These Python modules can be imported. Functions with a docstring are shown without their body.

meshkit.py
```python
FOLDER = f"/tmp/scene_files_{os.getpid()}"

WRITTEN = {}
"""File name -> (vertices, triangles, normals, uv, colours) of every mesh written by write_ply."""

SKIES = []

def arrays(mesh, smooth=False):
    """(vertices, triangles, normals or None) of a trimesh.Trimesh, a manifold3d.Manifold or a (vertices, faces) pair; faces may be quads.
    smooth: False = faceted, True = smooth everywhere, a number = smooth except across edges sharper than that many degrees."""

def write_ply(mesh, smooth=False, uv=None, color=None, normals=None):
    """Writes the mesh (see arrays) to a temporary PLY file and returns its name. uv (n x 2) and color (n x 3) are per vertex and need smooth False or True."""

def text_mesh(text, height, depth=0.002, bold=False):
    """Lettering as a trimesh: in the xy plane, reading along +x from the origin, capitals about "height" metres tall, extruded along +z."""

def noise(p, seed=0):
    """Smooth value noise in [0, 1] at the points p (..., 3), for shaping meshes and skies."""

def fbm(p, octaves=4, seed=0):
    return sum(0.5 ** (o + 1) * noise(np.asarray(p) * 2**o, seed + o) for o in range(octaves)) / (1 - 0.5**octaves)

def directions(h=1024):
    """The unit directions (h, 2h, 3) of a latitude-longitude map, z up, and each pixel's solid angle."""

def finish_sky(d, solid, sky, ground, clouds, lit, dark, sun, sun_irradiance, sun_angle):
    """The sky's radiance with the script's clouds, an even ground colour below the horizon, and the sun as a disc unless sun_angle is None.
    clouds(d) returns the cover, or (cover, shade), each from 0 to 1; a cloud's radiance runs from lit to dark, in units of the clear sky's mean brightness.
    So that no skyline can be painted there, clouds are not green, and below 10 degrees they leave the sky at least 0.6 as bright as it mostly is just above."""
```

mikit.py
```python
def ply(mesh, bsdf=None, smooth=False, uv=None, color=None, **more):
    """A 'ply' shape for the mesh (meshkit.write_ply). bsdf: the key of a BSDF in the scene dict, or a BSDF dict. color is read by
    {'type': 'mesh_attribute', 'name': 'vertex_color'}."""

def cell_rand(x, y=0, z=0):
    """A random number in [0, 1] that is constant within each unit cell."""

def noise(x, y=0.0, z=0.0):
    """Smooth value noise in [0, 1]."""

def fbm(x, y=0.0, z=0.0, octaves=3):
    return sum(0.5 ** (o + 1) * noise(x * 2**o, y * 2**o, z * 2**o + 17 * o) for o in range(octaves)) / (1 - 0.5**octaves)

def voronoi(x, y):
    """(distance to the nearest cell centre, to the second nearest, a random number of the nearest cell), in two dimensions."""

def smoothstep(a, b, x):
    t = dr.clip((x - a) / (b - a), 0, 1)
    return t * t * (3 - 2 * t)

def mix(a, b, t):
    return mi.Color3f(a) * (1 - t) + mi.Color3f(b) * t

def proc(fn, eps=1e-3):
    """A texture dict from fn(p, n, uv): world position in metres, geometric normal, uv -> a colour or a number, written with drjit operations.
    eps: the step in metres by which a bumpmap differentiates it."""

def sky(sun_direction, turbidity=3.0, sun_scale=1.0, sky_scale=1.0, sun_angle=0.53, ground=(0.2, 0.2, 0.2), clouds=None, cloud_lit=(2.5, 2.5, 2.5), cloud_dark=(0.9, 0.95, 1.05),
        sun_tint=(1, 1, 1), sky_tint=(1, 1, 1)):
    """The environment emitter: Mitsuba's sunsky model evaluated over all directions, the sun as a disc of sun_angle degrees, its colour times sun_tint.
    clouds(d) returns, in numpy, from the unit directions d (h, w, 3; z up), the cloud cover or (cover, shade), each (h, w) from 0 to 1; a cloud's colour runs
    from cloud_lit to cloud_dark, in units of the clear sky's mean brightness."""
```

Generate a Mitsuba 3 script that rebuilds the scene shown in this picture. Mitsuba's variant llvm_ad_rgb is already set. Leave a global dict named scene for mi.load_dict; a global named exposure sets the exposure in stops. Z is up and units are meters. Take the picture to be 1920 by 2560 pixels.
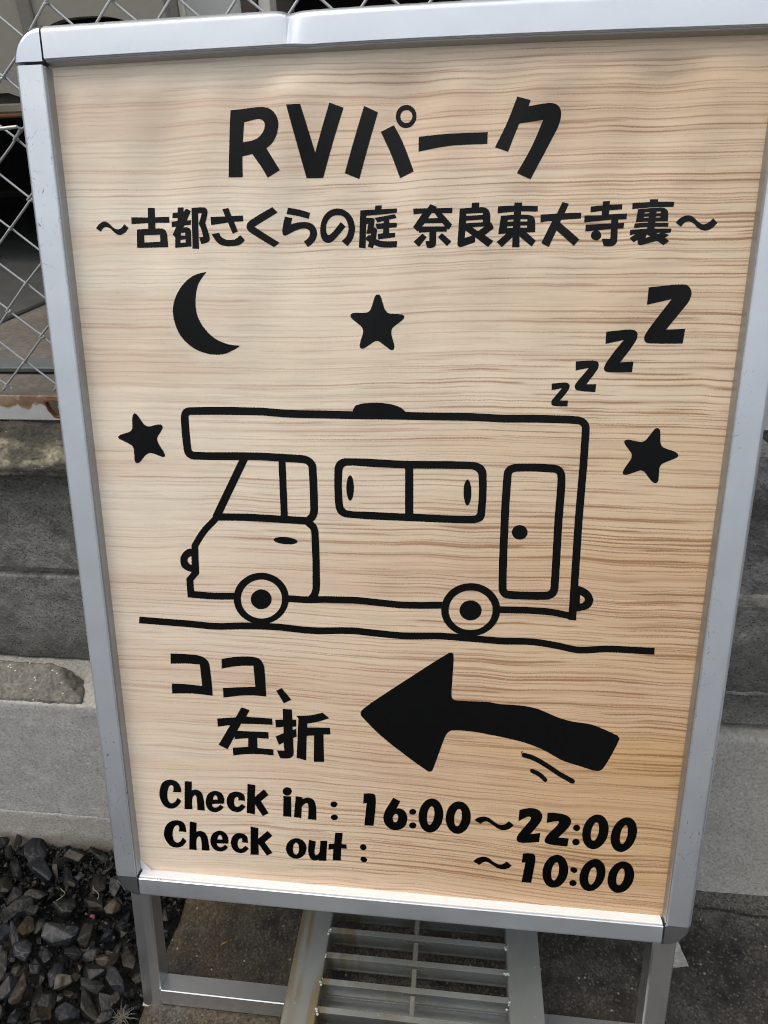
import math
import random
import numpy as np
import drjit as dr
import trimesh
import manifold3d as m3
import mitsuba as mi
import mikit
import meshkit
from mikit import noise, fbm, voronoi, cell_rand, smoothstep, mix
from shapely.geometry import Polygon, box as sbox
from shapely.ops import unary_union
from shapely import affinity

random.seed(7)
rng = np.random.default_rng(7)
T = mi.ScalarTransform4f
scene, labels = {}, {}

# ------------------------------------------------------------------ camera, sky, exposure
EYE = np.array([0.3442, -0.3429, 0.9452])
FWD = np.array([-0.106, 0.85442, -0.50866])
UPV = np.array([-0.02838, 0.509, 0.8603])
scene['camera'] = {'type': 'perspective', 'fov': math.degrees(2 * math.atan(960 / 1640)), 'fov_axis': 'x',
                   'near_clip': 0.02, 'far_clip': 400.0,
                   'to_world': T().look_at(origin=EYE.tolist(), target=(EYE + FWD).tolist(), up=UPV.tolist())}
def overcast(d):
    """full cover, three to four times brighter overhead than near the horizon"""
    return np.ones(d.shape[:2]), 1 - np.clip(d[..., 2], 0, 1) ** 0.9
scene['sky'] = mikit.sky([-0.50, -0.12, 0.86], turbidity=3, sun_scale=0.24, sun_angle=38, clouds=overcast,
                         cloud_lit=(3.0, 3.06, 3.17), cloud_dark=(0.62, 0.65, 0.70))
exposure = 2.42

# ------------------------------------------------------------------ helpers
def key_for(name, parent=None):
    base = name if parent is None else parent + '__' + name
    k, i = base, 0
    while k in scene or k in labels:
        i += 1
        k = f'{base}_{i:03d}'
    return k

def put(name, mesh, bsdf, parent=None, smooth=False, label=None, category=None, group=None, kind=None, **more):
    k = key_for(name, parent)
    scene[k] = mikit.ply(mesh, bsdf, smooth=smooth, **more)
    d = {a: b for a, b in (('label', label), ('category', category), ('group', group), ('kind', kind)) if b}
    if d:
        labels[k] = d
    return k

def thing(name, label, category, group=None):
    k = key_for(name)
    labels[k] = {'label': label, 'category': category}
    if group:
        labels[k]['group'] = group
    return k

def bx(x0, x1, y0, y1, z0, z1, bev=0.0):
    if bev <= 0:
        return trimesh.creation.box(bounds=[[x0, y0, z0], [x1, y1, z1]])
    pts = []
    for sx, x in ((1, x0), (-1, x1)):
        for sy, y in ((1, y0), (-1, y1)):
            for sz, z in ((1, z0), (-1, z1)):
                for k in range(3):
                    o = [bev * sx, bev * sy, bev * sz]
                    o[k] = 0
                    pts.append([x + o[0], y + o[1], z + o[2]])
    return trimesh.convex.convex_hull(np.array(pts))

def rough_box(x0, x1, y0, y1, z0, z1, step=0.01, amp=0.002, seed=0, bev=0.004):
    """A cast block: rounded arrises and a slightly uneven surface."""
    m = m3.Manifold.cube((x1 - x0 - 2 * bev, y1 - y0 - 2 * bev, z1 - z0 - 2 * bev)).translate((x0 + bev, y0 + bev, z0 + bev))
    m = m.minkowski_sum(m3.Manifold.sphere(bev, 8)) if bev > 0 else m
    m = m.refine_to_length(step)
    me = m.to_mesh()
    v = np.array(me.vert_properties[:, :3], float)
    f = np.array(me.tri_verts)
    tm = trimesh.Trimesh(v, f, process=False)
    n = tm.vertex_normals
    d = meshkit.fbm(v * 35, 3, seed) - 0.5 + 0.7 * (meshkit.fbm(v * 110, 2, seed + 9) - 0.5)
    tm.vertices = v + n * (d * 2 * amp)[:, None]
    return tm

def join(ms):
    return trimesh.util.concatenate(ms)

def tube(pts, r, sides=8, closed=False):
    p = np.asarray(pts, float)
    t = np.gradient(p, axis=0)
    t /= np.linalg.norm(t, axis=1, keepdims=True) + 1e-12
    ref = np.array([0, 1.0, 0]) if abs(t[:, 1]).mean() < 0.8 else np.array([1.0, 0, 0])
    a = np.cross(t, ref)
    a /= np.linalg.norm(a, axis=1, keepdims=True) + 1e-12
    b = np.cross(t, a)
    ang = np.arange(sides) * 2 * np.pi / sides
    rr = np.broadcast_to(r, (len(p),))[:, None, None]
    v = p[:, None] + rr * (np.cos(ang)[None, :, None] * a[:, None] + np.sin(ang)[None, :, None] * b[:, None])
    n = len(p)
    i, j = np.meshgrid(np.arange(n - 1), np.arange(sides), indexing='ij')
    q = np.stack([i * sides + j, i * sides + (j + 1) % sides, (i + 1) * sides + (j + 1) % sides, (i + 1) * sides + j], -1).reshape(-1, 4)
    f = np.vstack([q[:, [0, 1, 2]], q[:, [0, 2, 3]]])
    v = v.reshape(-1, 3)
    caps = []
    for o, s in ((0, 1), ((n - 1) * sides, -1)):
        for k in range(1, sides - 1):
            c = [o, o + k, o + k + 1]
            caps.append(c if s > 0 else c[::-1])
    return trimesh.Trimesh(v, np.vstack([f, caps]), process=False)

def extrude(poly, h):
    """shapely polygon in xy, extruded 0..h along z."""
    return join([trimesh.creation.extrude_polygon(g, h, engine='earcut') for g in getattr(poly, 'geoms', [poly])])

# ------------------------------------------------------------------ the sign's own frame: u right, v up along the leaning panel, n out of it
LEAN = math.radians(16.0)
CA, SA = math.cos(LEAN), math.sin(LEAN)
FOOT = 0.227                       # length of leg under the poster
PW, PH = 0.574, 0.807              # visible poster
S4 = np.eye(4)
S4[:3, :3] = [[1, 0, 0], [0, SA, -CA], [0, CA, SA]]
S4[:3, 3] = S4[:3, :3] @ [0, FOOT, 0]

def board(m):
    """mesh given in (u, v, n) -> world"""
    m = m.copy()
    m.apply_transform(S4)
    return m

def sheet(v, f):
    return trimesh.Trimesh(np.asarray(v, float) @ S4[:3, :3].T + S4[:3, 3], f, process=False)

# ------------------------------------------------------------------ materials
def principled(color, rough=0.6, **k):
    c = color if isinstance(color, dict) else {'type': 'rgb', 'value': list(color)}
    return {'type': 'principled', 'base_color': c, 'roughness': rough, **k}

def two(b):
    return {'type': 'twosided', 'bsdf': b}

def grain_lines(u, v, F, seed, thick, wob, dens=0.5):
    """printed wood grain: thin broken streaks along u"""
    w = v * F + wob
    i = dr.floor(w)
    f = w - i
    c = 0.2 + 0.6 * cell_rand(i, seed)
    d = (f - c) / F
    on = noise(u * (7 + 9 * cell_rand(i, seed + 5)) + 37 * cell_rand(i, seed + 1), i * 0.73 + seed)
    th = thick * (0.45 + 1.1 * noise(u * 25, i + 3.3 * seed))
    return dr.exp(-dr.square(d / th)) * smoothstep(0.62 - 0.4 * dens, 0.80 - 0.4 * dens, on) * (0.35 + 0.65 * cell_rand(i, seed + 2))

def wood_print(p, n, uv):
    u = p.x
    v = p.y * SA + p.z * CA - FOOT
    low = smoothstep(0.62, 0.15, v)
    warp = 0.009 * (noise(u * 5.0, v * 6.0, 1.5) - 0.5) + (0.004 + 0.026 * low) * (noise(u * 5.6 + 3, v * 3.6, 7.5) - 0.5) \
        + (0.0014 + 0.0030 * low) * noise(u * 22, v * 18) + 0.0006 * noise(u * 80, v * 60)
    vv = v + warp
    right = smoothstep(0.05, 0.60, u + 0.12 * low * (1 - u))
    broad = noise(u * 2.2, vv * 26, 4.0)
    fine = fbm(u * 14, vv * 420, 2.0, octaves=2)
    fib = noise(u * 60, vv * 900, 9.0)
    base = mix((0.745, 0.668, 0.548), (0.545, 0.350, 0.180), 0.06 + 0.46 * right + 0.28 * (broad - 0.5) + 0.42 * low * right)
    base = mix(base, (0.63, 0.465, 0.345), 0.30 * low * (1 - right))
    base = mix(base, (0.60, 0.425, 0.305), 0.36 * smoothstep(0.48, 0.85, noise(u * 3 + 5, vv * 34, 12.0)))
    base = base * (0.90 + 0.13 * fine + 0.07 * fib)
    wob = 0.5 * noise(u * 4, vv * 9)
    g = 1.0 * grain_lines(u, vv, 150.0, 3, 0.00058, wob, 0.62) + 0.9 * grain_lines(u, vv, 215.0, 11, 0.00042, 0.0, 0.52) \
        + 1.0 * grain_lines(u, vv, 97.0, 23, 0.00072, 0.7 * noise(u * 3 + 9, vv * 7), 0.55) + 0.55 * grain_lines(u, vv, 320.0, 41, 0.00032, 0.4 * noise(u * 6 + 2, vv * 5), 0.5) \
        + 0.32 * grain_lines(u, vv, 70.0, 57, 0.0019, 0.5 * noise(u * 5 + 4, vv * 6), 0.45)
    pores = smoothstep(0.78, 0.92, noise(u * 130, vv * 1100, 3.0))
    patch = smoothstep(0.25, 0.62, noise(u * 3.4 + 2, vv * 15, 21.0))
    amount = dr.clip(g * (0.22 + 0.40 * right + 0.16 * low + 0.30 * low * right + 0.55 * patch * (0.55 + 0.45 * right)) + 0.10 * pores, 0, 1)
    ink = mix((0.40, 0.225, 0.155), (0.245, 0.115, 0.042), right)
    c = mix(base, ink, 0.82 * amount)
    return dr.clip(c, 0.01, 0.9)

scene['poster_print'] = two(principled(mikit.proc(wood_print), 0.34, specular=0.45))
scene['black_ink'] = two(principled((0.0010, 0.00105, 0.0012), 0.16, specular=0.20))
scene['white_film_and_shine'] = two(principled((0.66, 0.66, 0.68), 0.4, specular=0.5))  # white lining and backing, also the painted shine of the bottom lip

def scratches(p, s):
    v = p.y * SA + p.z * CA
    a = noise(p.x * 1300 + 50 * noise(v * 70), v * 190, s)
    b = noise(p.x * 14, v * 9, s + 4)
    return smoothstep(0.90, 0.95, a) * smoothstep(0.60, 0.80, b + 0.18 * smoothstep(0.1, -0.02, p.x) - 0.1 * smoothstep(0.4, 0.55, p.x))

def alu_color(p, n, uv):
    st = noise(p.x * 45, p.y * 45, p.z * 45)
    c = mix((0.665, 0.71, 0.765), (0.57, 0.615, 0.67), 0.6 * st + 0.25 * fbm(p.x * 9, p.y * 9, p.z * 9))
    return mix(c, (0.12, 0.12, 0.13), 0.85 * scratches(p, 1.0))

def alu_rough(p, n, uv):
    return 0.29 + 0.12 * fbm(p.x * 30, p.y * 30, p.z * 30)

scene['aluminium'] = two(principled(mikit.proc(alu_color), mikit.proc(alu_rough), metallic=0.8, specular=0.5))
scene['chrome_cap'] = two(principled(mikit.proc(alu_color), 0.15, metallic=0.97))
scene['leg_aluminium'] = two(principled((0.76, 0.785, 0.81), 0.21, metallic=0.93))
scene['channel_metal'] = two(principled((0.36, 0.375, 0.39), 0.30, metallic=0.85))
scene['foot_plastic'] = two(principled((0.42, 0.40, 0.34), 0.6))
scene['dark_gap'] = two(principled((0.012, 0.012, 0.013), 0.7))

def zinc(p, n, uv):
    a = fbm(p.x * 26, p.y * 14, p.z * 30, octaves=4)
    c = mix((0.105, 0.115, 0.112), (0.21, 0.226, 0.220), a)
    dirt = smoothstep(0.36, 0.62, fbm(p.x * 70 + 9, p.y * 9, 3.0, octaves=3)) * smoothstep(0.38, 0.20, p.x)
    c = mix(c, (0.125, 0.098, 0.050), 0.85 * dirt)
    spot = smoothstep(0.83, 0.9, noise(p.x * 420, p.y * 420, p.z * 420))
    return mix(c, (0.38, 0.40, 0.39), 0.4 * spot)

scene['zinc_steel'] = two(principled(mikit.proc(zinc), 0.44, metallic=0.35, specular=0.5))
scene['weld_zinc'] = two(principled((0.42, 0.45, 0.45), 0.35, metallic=0.7))

def bumped(b, fn, scale=1.0, eps=6e-4):
    return two({'type': 'bumpmap', 'arbitrary': {**mikit.proc(fn, eps)}, 'bsdf': b, 'scale': scale})

def pits(p, f):
    d, d2, r = voronoi(p.x * f + 13 * p.z * f * 0.31, (p.y + p.z) * f)
    return d, r

def aggregate(p, f, thr):
    d, r = pits(p, f)
    return smoothstep(0.34, 0.22, d) * smoothstep(thr, thr + 0.02, r)

def slab_color(p, n, uv):
    x, y = p.x, p.y
    big = fbm(x * 7, y * 7, 1.0, octaves=4)
    med = fbm(x * 55, y * 55, 5.0, octaves=3)
    sand = noise(x * 560, y * 560, p.z * 300)
    s2 = noise(x * 1100 + 3, y * 1100, 2.0)
    c = mix((0.014, 0.0128, 0.0108), (0.056, 0.052, 0.044), 0.10 + 1.0 * (big - 0.28) + 1.1 * (med - 0.5))
    brown = smoothstep(0.30, 0.02, x) * smoothstep(0.30, 0.6, fbm(x * 12 + 4, y * 12, 3.0))
    c = mix(c, (0.046, 0.034, 0.017), 0.8 * brown)
    crack = smoothstep(0.0035, 0.001, dr.abs(y - 0.1965 + 0.010 * (noise(x * 30, 4.0) - 0.5))) * smoothstep(0.4, 0.6, x)
    pale = smoothstep(0.16, 0.21, y + 0.05 * (med - 0.5)) * smoothstep(0.5, 0.8, x)
    c = mix(c, (0.11, 0.107, 0.093), 0.6 * pale)
    c = mix(c, (0.006, 0.006, 0.0055), 0.9 * crack)
    c = c * (0.10 + 1.25 * sand + 0.65 * s2)
    d, d2, r = voronoi(x * 270, y * 270)
    st = smoothstep(0.45, 0.30, d)
    c = mix(c, (0.10, 0.096, 0.082), 0.5 * st * smoothstep(0.70, 0.85, r))
    c = mix(c, (0.009, 0.009, 0.0085), 0.6 * st * smoothstep(0.24, 0.20, r))
    e, e2, q = voronoi(x * 150 + 7, y * 150)
    return mix(c, (0.24, 0.235, 0.21), smoothstep(0.24, 0.10, e) * smoothstep(0.978, 0.985, q))

def slab_bump(p, n, uv):
    d, d2, r = voronoi(p.x * 270, p.y * 270)
    return 0.0008 * fbm(p.x * 260, p.y * 260, 2.0, octaves=3) + 0.0004 * smoothstep(0.5, 0.1, d)

def block_color(p, n, uv):
    x, y, z = p.x, p.y, p.z
    big = fbm(x * 6, y * 8, z * 9, octaves=4)
    med = fbm(x * 42, y * 42, z * 42, octaves=3)
    sand = noise(x * 380, y * 380, z * 380)
    c = mix((0.055, 0.055, 0.052), (0.265, 0.264, 0.250), 0.46 + 1.0 * (big - 0.5) + 0.9 * (med - 0.45))
    course = smoothstep(0.11, 0.0, dr.abs(z - 0.33 + 0.09 * (big - 0.5) + 0.03 * (med - 0.5)))
    c = mix(c, (0.032, 0.032, 0.029), 0.55 * course)
    c = mix(c, (0.05, 0.05, 0.046), 0.7 * smoothstep(0.035, 0.0, dr.abs(z - 0.585 + 0.012 * (med - 0.5))))
    c = c * (0.40 + 0.75 * sand + 0.45 * noise(x * 800, y * 800, z * 800))
    d, d2, r = voronoi(x * 260, (z + y) * 260)
    hole = smoothstep(0.30, 0.16, d) * smoothstep(0.80, 0.84, r)
    c = mix(c, (0.012, 0.012, 0.012), 0.8 * hole)
    pale_fleck = smoothstep(0.40, 0.18, d) * smoothstep(0.035, 0.02, r)  # pale flecks in the block face
    return mix(c, (0.26, 0.255, 0.235), 0.5 * pale_fleck)

def block_bump(p, n, uv):
    d, d2, r = voronoi(p.x * 210, (p.z + p.y) * 210)
    return 0.0014 * fbm(p.x * 190, p.y * 190, p.z * 190, octaves=3) - 0.0012 * smoothstep(0.32, 0.14, d) * smoothstep(0.78, 0.84, r)

def base_color(p, n, uv):
    x, y, z = p.x, p.y, p.z
    big = fbm(x * 5, y * 9, z * 7, octaves=4)
    med = fbm(x * 60, y * 60, z * 60, octaves=3)
    sand = noise(x * 330, y * 330, z * 330)
    s2 = noise(x * 520 + 5, y * 520, z * 250)
    c = mix((0.27, 0.268, 0.255), (0.47, 0.468, 0.45), big + 0.4 * (med - 0.5))
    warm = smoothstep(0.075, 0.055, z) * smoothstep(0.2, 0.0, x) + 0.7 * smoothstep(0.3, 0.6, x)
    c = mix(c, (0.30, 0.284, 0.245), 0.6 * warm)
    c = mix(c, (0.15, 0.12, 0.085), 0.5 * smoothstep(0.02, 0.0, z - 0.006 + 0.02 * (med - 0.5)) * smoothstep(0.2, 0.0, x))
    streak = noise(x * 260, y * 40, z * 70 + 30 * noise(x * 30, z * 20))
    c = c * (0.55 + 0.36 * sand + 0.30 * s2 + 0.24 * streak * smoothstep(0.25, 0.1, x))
    d, d2, r = voronoi(x * 240 + 3, (z + 0.9 * y) * 240)
    c = mix(c, (0.08, 0.08, 0.077), 0.45 * smoothstep(0.32, 0.2, d) * smoothstep(0.80, 0.84, r))
    return c

def base_bump(p, n, uv):
    return 0.0009 * fbm(p.x * 230, p.y * 230, p.z * 150, octaves=3)

def mortar_color(p, n, uv):
    med = fbm(p.x * 50, p.y * 50, p.z * 70, octaves=3)
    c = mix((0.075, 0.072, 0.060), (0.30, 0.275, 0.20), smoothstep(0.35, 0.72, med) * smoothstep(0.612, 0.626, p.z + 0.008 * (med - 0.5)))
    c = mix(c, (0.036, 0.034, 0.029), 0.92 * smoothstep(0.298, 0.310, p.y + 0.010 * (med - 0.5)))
    sand = noise(p.x * 400, p.y * 400, p.z * 400)
    d, d2, r = voronoi(p.x * 240, (p.z + p.y) * 240)
    c = c * (0.55 + 0.9 * sand)
    return mix(c, (0.42, 0.38, 0.28), 0.7 * smoothstep(0.3, 0.10, d) * smoothstep(0.982, 0.99, r))

def lump_color(p, n, uv):
    med = fbm(p.x * 60, p.y * 60, p.z * 60, octaves=3)
    sand = noise(p.x * 360, p.y * 360, p.z * 360)
    c = mix((0.115, 0.11, 0.097), (0.20, 0.192, 0.17), med) * (0.6 + 0.8 * sand)
    d, d2, r = voronoi(p.x * 200, (p.y + p.z) * 200)
    return mix(c, (0.60, 0.59, 0.55), smoothstep(0.28, 0.16, d) * smoothstep(0.95, 0.96, r))

def joint_color(p, n, uv):
    med = fbm(p.x * 60, p.y * 60, p.z * 60, octaves=3)
    c = mix((0.10, 0.097, 0.085), (0.32, 0.31, 0.275), med * (0.55 + 0.5 * smoothstep(0.3, 0.6, p.x)))
    return c * (0.6 + 0.7 * noise(p.x * 350, p.y * 350, p.z * 350))

scene['slab_concrete'] = bumped(principled(mikit.proc(slab_color), 0.72, specular=0.4), slab_bump)
scene['block_concrete'] = bumped(principled(mikit.proc(block_color), 0.85, specular=0.3), block_bump)
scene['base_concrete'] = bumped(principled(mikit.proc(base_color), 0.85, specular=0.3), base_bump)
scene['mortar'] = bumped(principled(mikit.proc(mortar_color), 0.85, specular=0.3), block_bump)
scene['lump_mortar'] = bumped(principled(mikit.proc(lump_color), 0.8, specular=0.3), block_bump)
scene['joint_mortar'] = bumped(principled(mikit.proc(joint_color), 0.85, specular=0.3), block_bump)

def stone_fn(a, b, vein, f):
    def fn(p, n, uv):
        m = fbm(p.x * f, p.y * f, p.z * f, octaves=4)
        s = noise(p.x * 500, p.y * 160 + 90 * p.x, p.z * 300)
        c = mix(a, b, smoothstep(0.28, 0.72, m)) * (0.65 + 0.65 * s)
        w = dr.abs(noise(p.x * 48 + 3 * m, p.y * 48, p.z * 48) - 0.5) + 0.05 * smoothstep(0.62, 0.5, noise(p.x * 20 + 7, p.y * 20, 3.0))
        return mix(c, (0.30, 0.31, 0.30), 0.5 * vein * smoothstep(0.014, 0.003, w))
    return fn

STONES = {'S': ((0.0055, 0.0066, 0.0089), (0.0174, 0.0206, 0.0260), 0.35), 'G': ((0.0055, 0.0062, 0.0064), (0.0208, 0.0228, 0.0233), 0.3),
          'D': ((0.0022, 0.0026, 0.0034), (0.0094, 0.0107, 0.0132), 0.15), 'B': ((0.0063, 0.0058, 0.0050), (0.0217, 0.0202, 0.0169), 0.1),
          'O': ((0.0087, 0.0072, 0.0046), (0.0330, 0.0246, 0.0138), 0.1), 'R': ((0.0120, 0.0084, 0.0057), (0.0426, 0.0336, 0.0270), 0.2),
          'L': ((0.0115, 0.0138, 0.0171), (0.0351, 0.0403, 0.0466), 0.35), 'W': ((0.0204, 0.0144, 0.0080), (0.1064, 0.1029, 0.0884), 0.2)}
for k, (a, b, ve) in STONES.items():
    scene['stone_' + k.lower()] = bumped(principled(mikit.proc(stone_fn(a, b, ve, 60.0 if k != 'W' else 90.0)), 0.46, specular=0.28),
                                         lambda p, n, uv: 0.0020 * fbm(p.x * 190 + 70 * p.y, p.y * 120 - 40 * p.x, p.z * 200, octaves=4))
scene['soil'] = two(principled(mikit.proc(lambda p, n, uv: mix((0.005, 0.005, 0.0048), (0.017, 0.016, 0.0145), fbm(p.x * 120, p.y * 120, 0.0))), 0.9))

def rail_color(p, n, uv):
    m = fbm(p.x * 38, p.y * 20, p.z * 60, octaves=4)
    white = mix((0.40, 0.41, 0.41), (0.50, 0.51, 0.50), noise(p.x * 60, p.z * 90))
    edge = 0.672 + 0.007 * (noise(p.x * 75, 3.0) - 0.5) + 0.004 * (noise(p.x * 260, 8.0) - 0.5)
    top = smoothstep(edge - 0.0018, edge + 0.002, p.z) * smoothstep(0.15, 0.0, p.x)
    rust = mix((0.27, 0.195, 0.125), (0.175, 0.098, 0.054), smoothstep(0.38, 0.68, m))
    rust = mix(rust, (0.36, 0.33, 0.28), 0.6 * smoothstep(0.56, 0.74, fbm(p.x * 150 + 5, 4.0, p.z * 170, octaves=3)))
    return mix(white, rust, top)

scene['rusty_paint'] = two(principled(mikit.proc(rail_color), 0.6, specular=0.4))
scene['raw_rust'] = two(principled((0.14, 0.060, 0.030), 0.85))
scene['wire_zinc'] = two(principled((0.44, 0.455, 0.465), 0.42, metallic=0.7))

def yard_color(p, n, uv):
    m = fbm(p.x * 9, p.y * 9, 2.0, octaves=4)
    s = noise(p.x * 160, p.y * 160)
    c = mix((0.055, 0.050, 0.043), (0.135, 0.124, 0.108), m) * (0.75 + 0.5 * s)
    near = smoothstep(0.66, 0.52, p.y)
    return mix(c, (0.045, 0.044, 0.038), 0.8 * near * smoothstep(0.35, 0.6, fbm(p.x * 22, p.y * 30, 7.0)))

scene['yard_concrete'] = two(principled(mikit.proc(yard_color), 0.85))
scene['yard_dark'] = two(principled(mikit.proc(lambda p, n, uv: mix((0.030, 0.032, 0.031), (0.055, 0.057, 0.055), fbm(p.x * 12, p.y * 12, 2.0))), 0.8))
scene['strip_grey'] = two(principled((0.085, 0.097, 0.104), 0.6))
scene['road_asphalt'] = two(principled(mikit.proc(lambda p, n, uv: mix((0.105, 0.110, 0.117), (0.16, 0.167, 0.176), fbm(p.x * 20, p.y * 20, 1.0)) * (0.7 + 0.6 * noise(p.x * 260, p.y * 260))), 0.9))
scene['beige_paint'] = two(principled(mikit.proc(lambda p, n, uv: mix((0.22, 0.21, 0.175), (0.28, 0.268, 0.225), fbm(p.x * 4, p.z * 3, 1.0))), 0.5))
scene['groove_dark'] = two(principled((0.06, 0.055, 0.045), 0.8))
scene['sill_beige'] = two(principled(mikit.proc(lambda p, n, uv: mix((0.15, 0.137, 0.11), (0.21, 0.193, 0.158), fbm(p.x * 20, p.z * 60, 1.0))), 0.7))
scene['shadow_beige'] = two(principled((0.155, 0.148, 0.122), 0.5))  # darker beige for the post shadow painted on the van
scene['tyre_rubber'] = two(principled((0.012, 0.012, 0.012), 0.8))
scene['shed_dark'] = two(principled((0.02, 0.017, 0.015), 0.9))
scene['shed_grey'] = two(principled((0.48, 0.49, 0.48), 0.5))
scene['shed_cream'] = two(principled((0.60, 0.58, 0.52), 0.5))
scene['shed_brown'] = two(principled((0.055, 0.034, 0.030), 0.6))
scene['dry_grass'] = two(principled((0.17, 0.16, 0.13), 0.8))
scene['red_clay'] = two(principled((0.085, 0.022, 0.016), 0.7))
scene['leaf_yellow'] = two(principled((0.22, 0.15, 0.06), 0.7))

# ------------------------------------------------------------------ the setting
def grid(x0, x1, y0, y1, step, zfn):
    nx, ny = max(2, int((x1 - x0) / step) + 1), max(2, int((y1 - y0) / step) + 1)
    X, Y = np.meshgrid(np.linspace(x0, x1, nx), np.linspace(y0, y1, ny), indexing='ij')
    Z = zfn(X, Y)
    v = np.stack([X, Y, Z], -1).reshape(-1, 3)
    i, j = np.meshgrid(np.arange(nx - 1), np.arange(ny - 1), indexing='ij')
    a = (i * ny + j).ravel()
    f = np.vstack([np.stack([a, a + ny, a + ny + 1], 1), np.stack([a, a + ny + 1, a + 1], 1)])
    return trimesh.Trimesh(v, f, process=False)

put('road', grid(-90, 90, -90, 90, 30, lambda X, Y: X * 0 - 0.10), 'road_asphalt', label='grey asphalt ground in front of the sign', kind='structure')

SLAB_X = -0.027
def slab_mesh():
    x0, x1, y0, y1 = SLAB_X, 1.6, -0.75, 0.235
    m = grid(x0, x1, y0, y1, 0.008, lambda X, Y: X * 0)
    v = m.vertices
    e = np.clip((v[:, 0] - x0) / 0.022, 0, 1)
    P = np.stack([v[:, 0], v[:, 1], v[:, 0] * 0], 1)
    v[:, 2] = 0.0022 * (meshkit.fbm(P * 28, 3, 2) - 0.5) - 0.012 * (1 - np.sqrt(1 - (1 - e) ** 2))
    edge = v[:, 0] < x0 + 0.03
    v[edge, 0] += 0.010 * (meshkit.fbm(np.stack([v[edge, 1] * 25, v[edge, 1] * 0, v[edge, 1] * 0], 1), 3, 4) - 0.5) * (1 - e[edge])
    m.vertices = v
    # the cast side of the slab, down to the soil
    ny = len(np.unique(np.round(v[:, 1], 5)))
    top = v[:ny]
    low = top - [0, 0, 0.1]
    low[:, 0] += 0.004
    vs = np.vstack([top, low])
    k = np.arange(ny - 1)
    f = np.vstack([np.stack([k, k + 1, k + ny + 1], 1), np.stack([k, k + ny + 1, k + ny], 1)])
    front = grid(x0, x1, -0.1, 0, 0.05, lambda X, Y: Y)
    fv = front.vertices.copy()
    front.vertices = np.stack([fv[:, 0], fv[:, 0] * 0 + y0, fv[:, 2] - 0.003], 1)
    return join([m, trimesh.Trimesh(vs, f, process=False), front])

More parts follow.
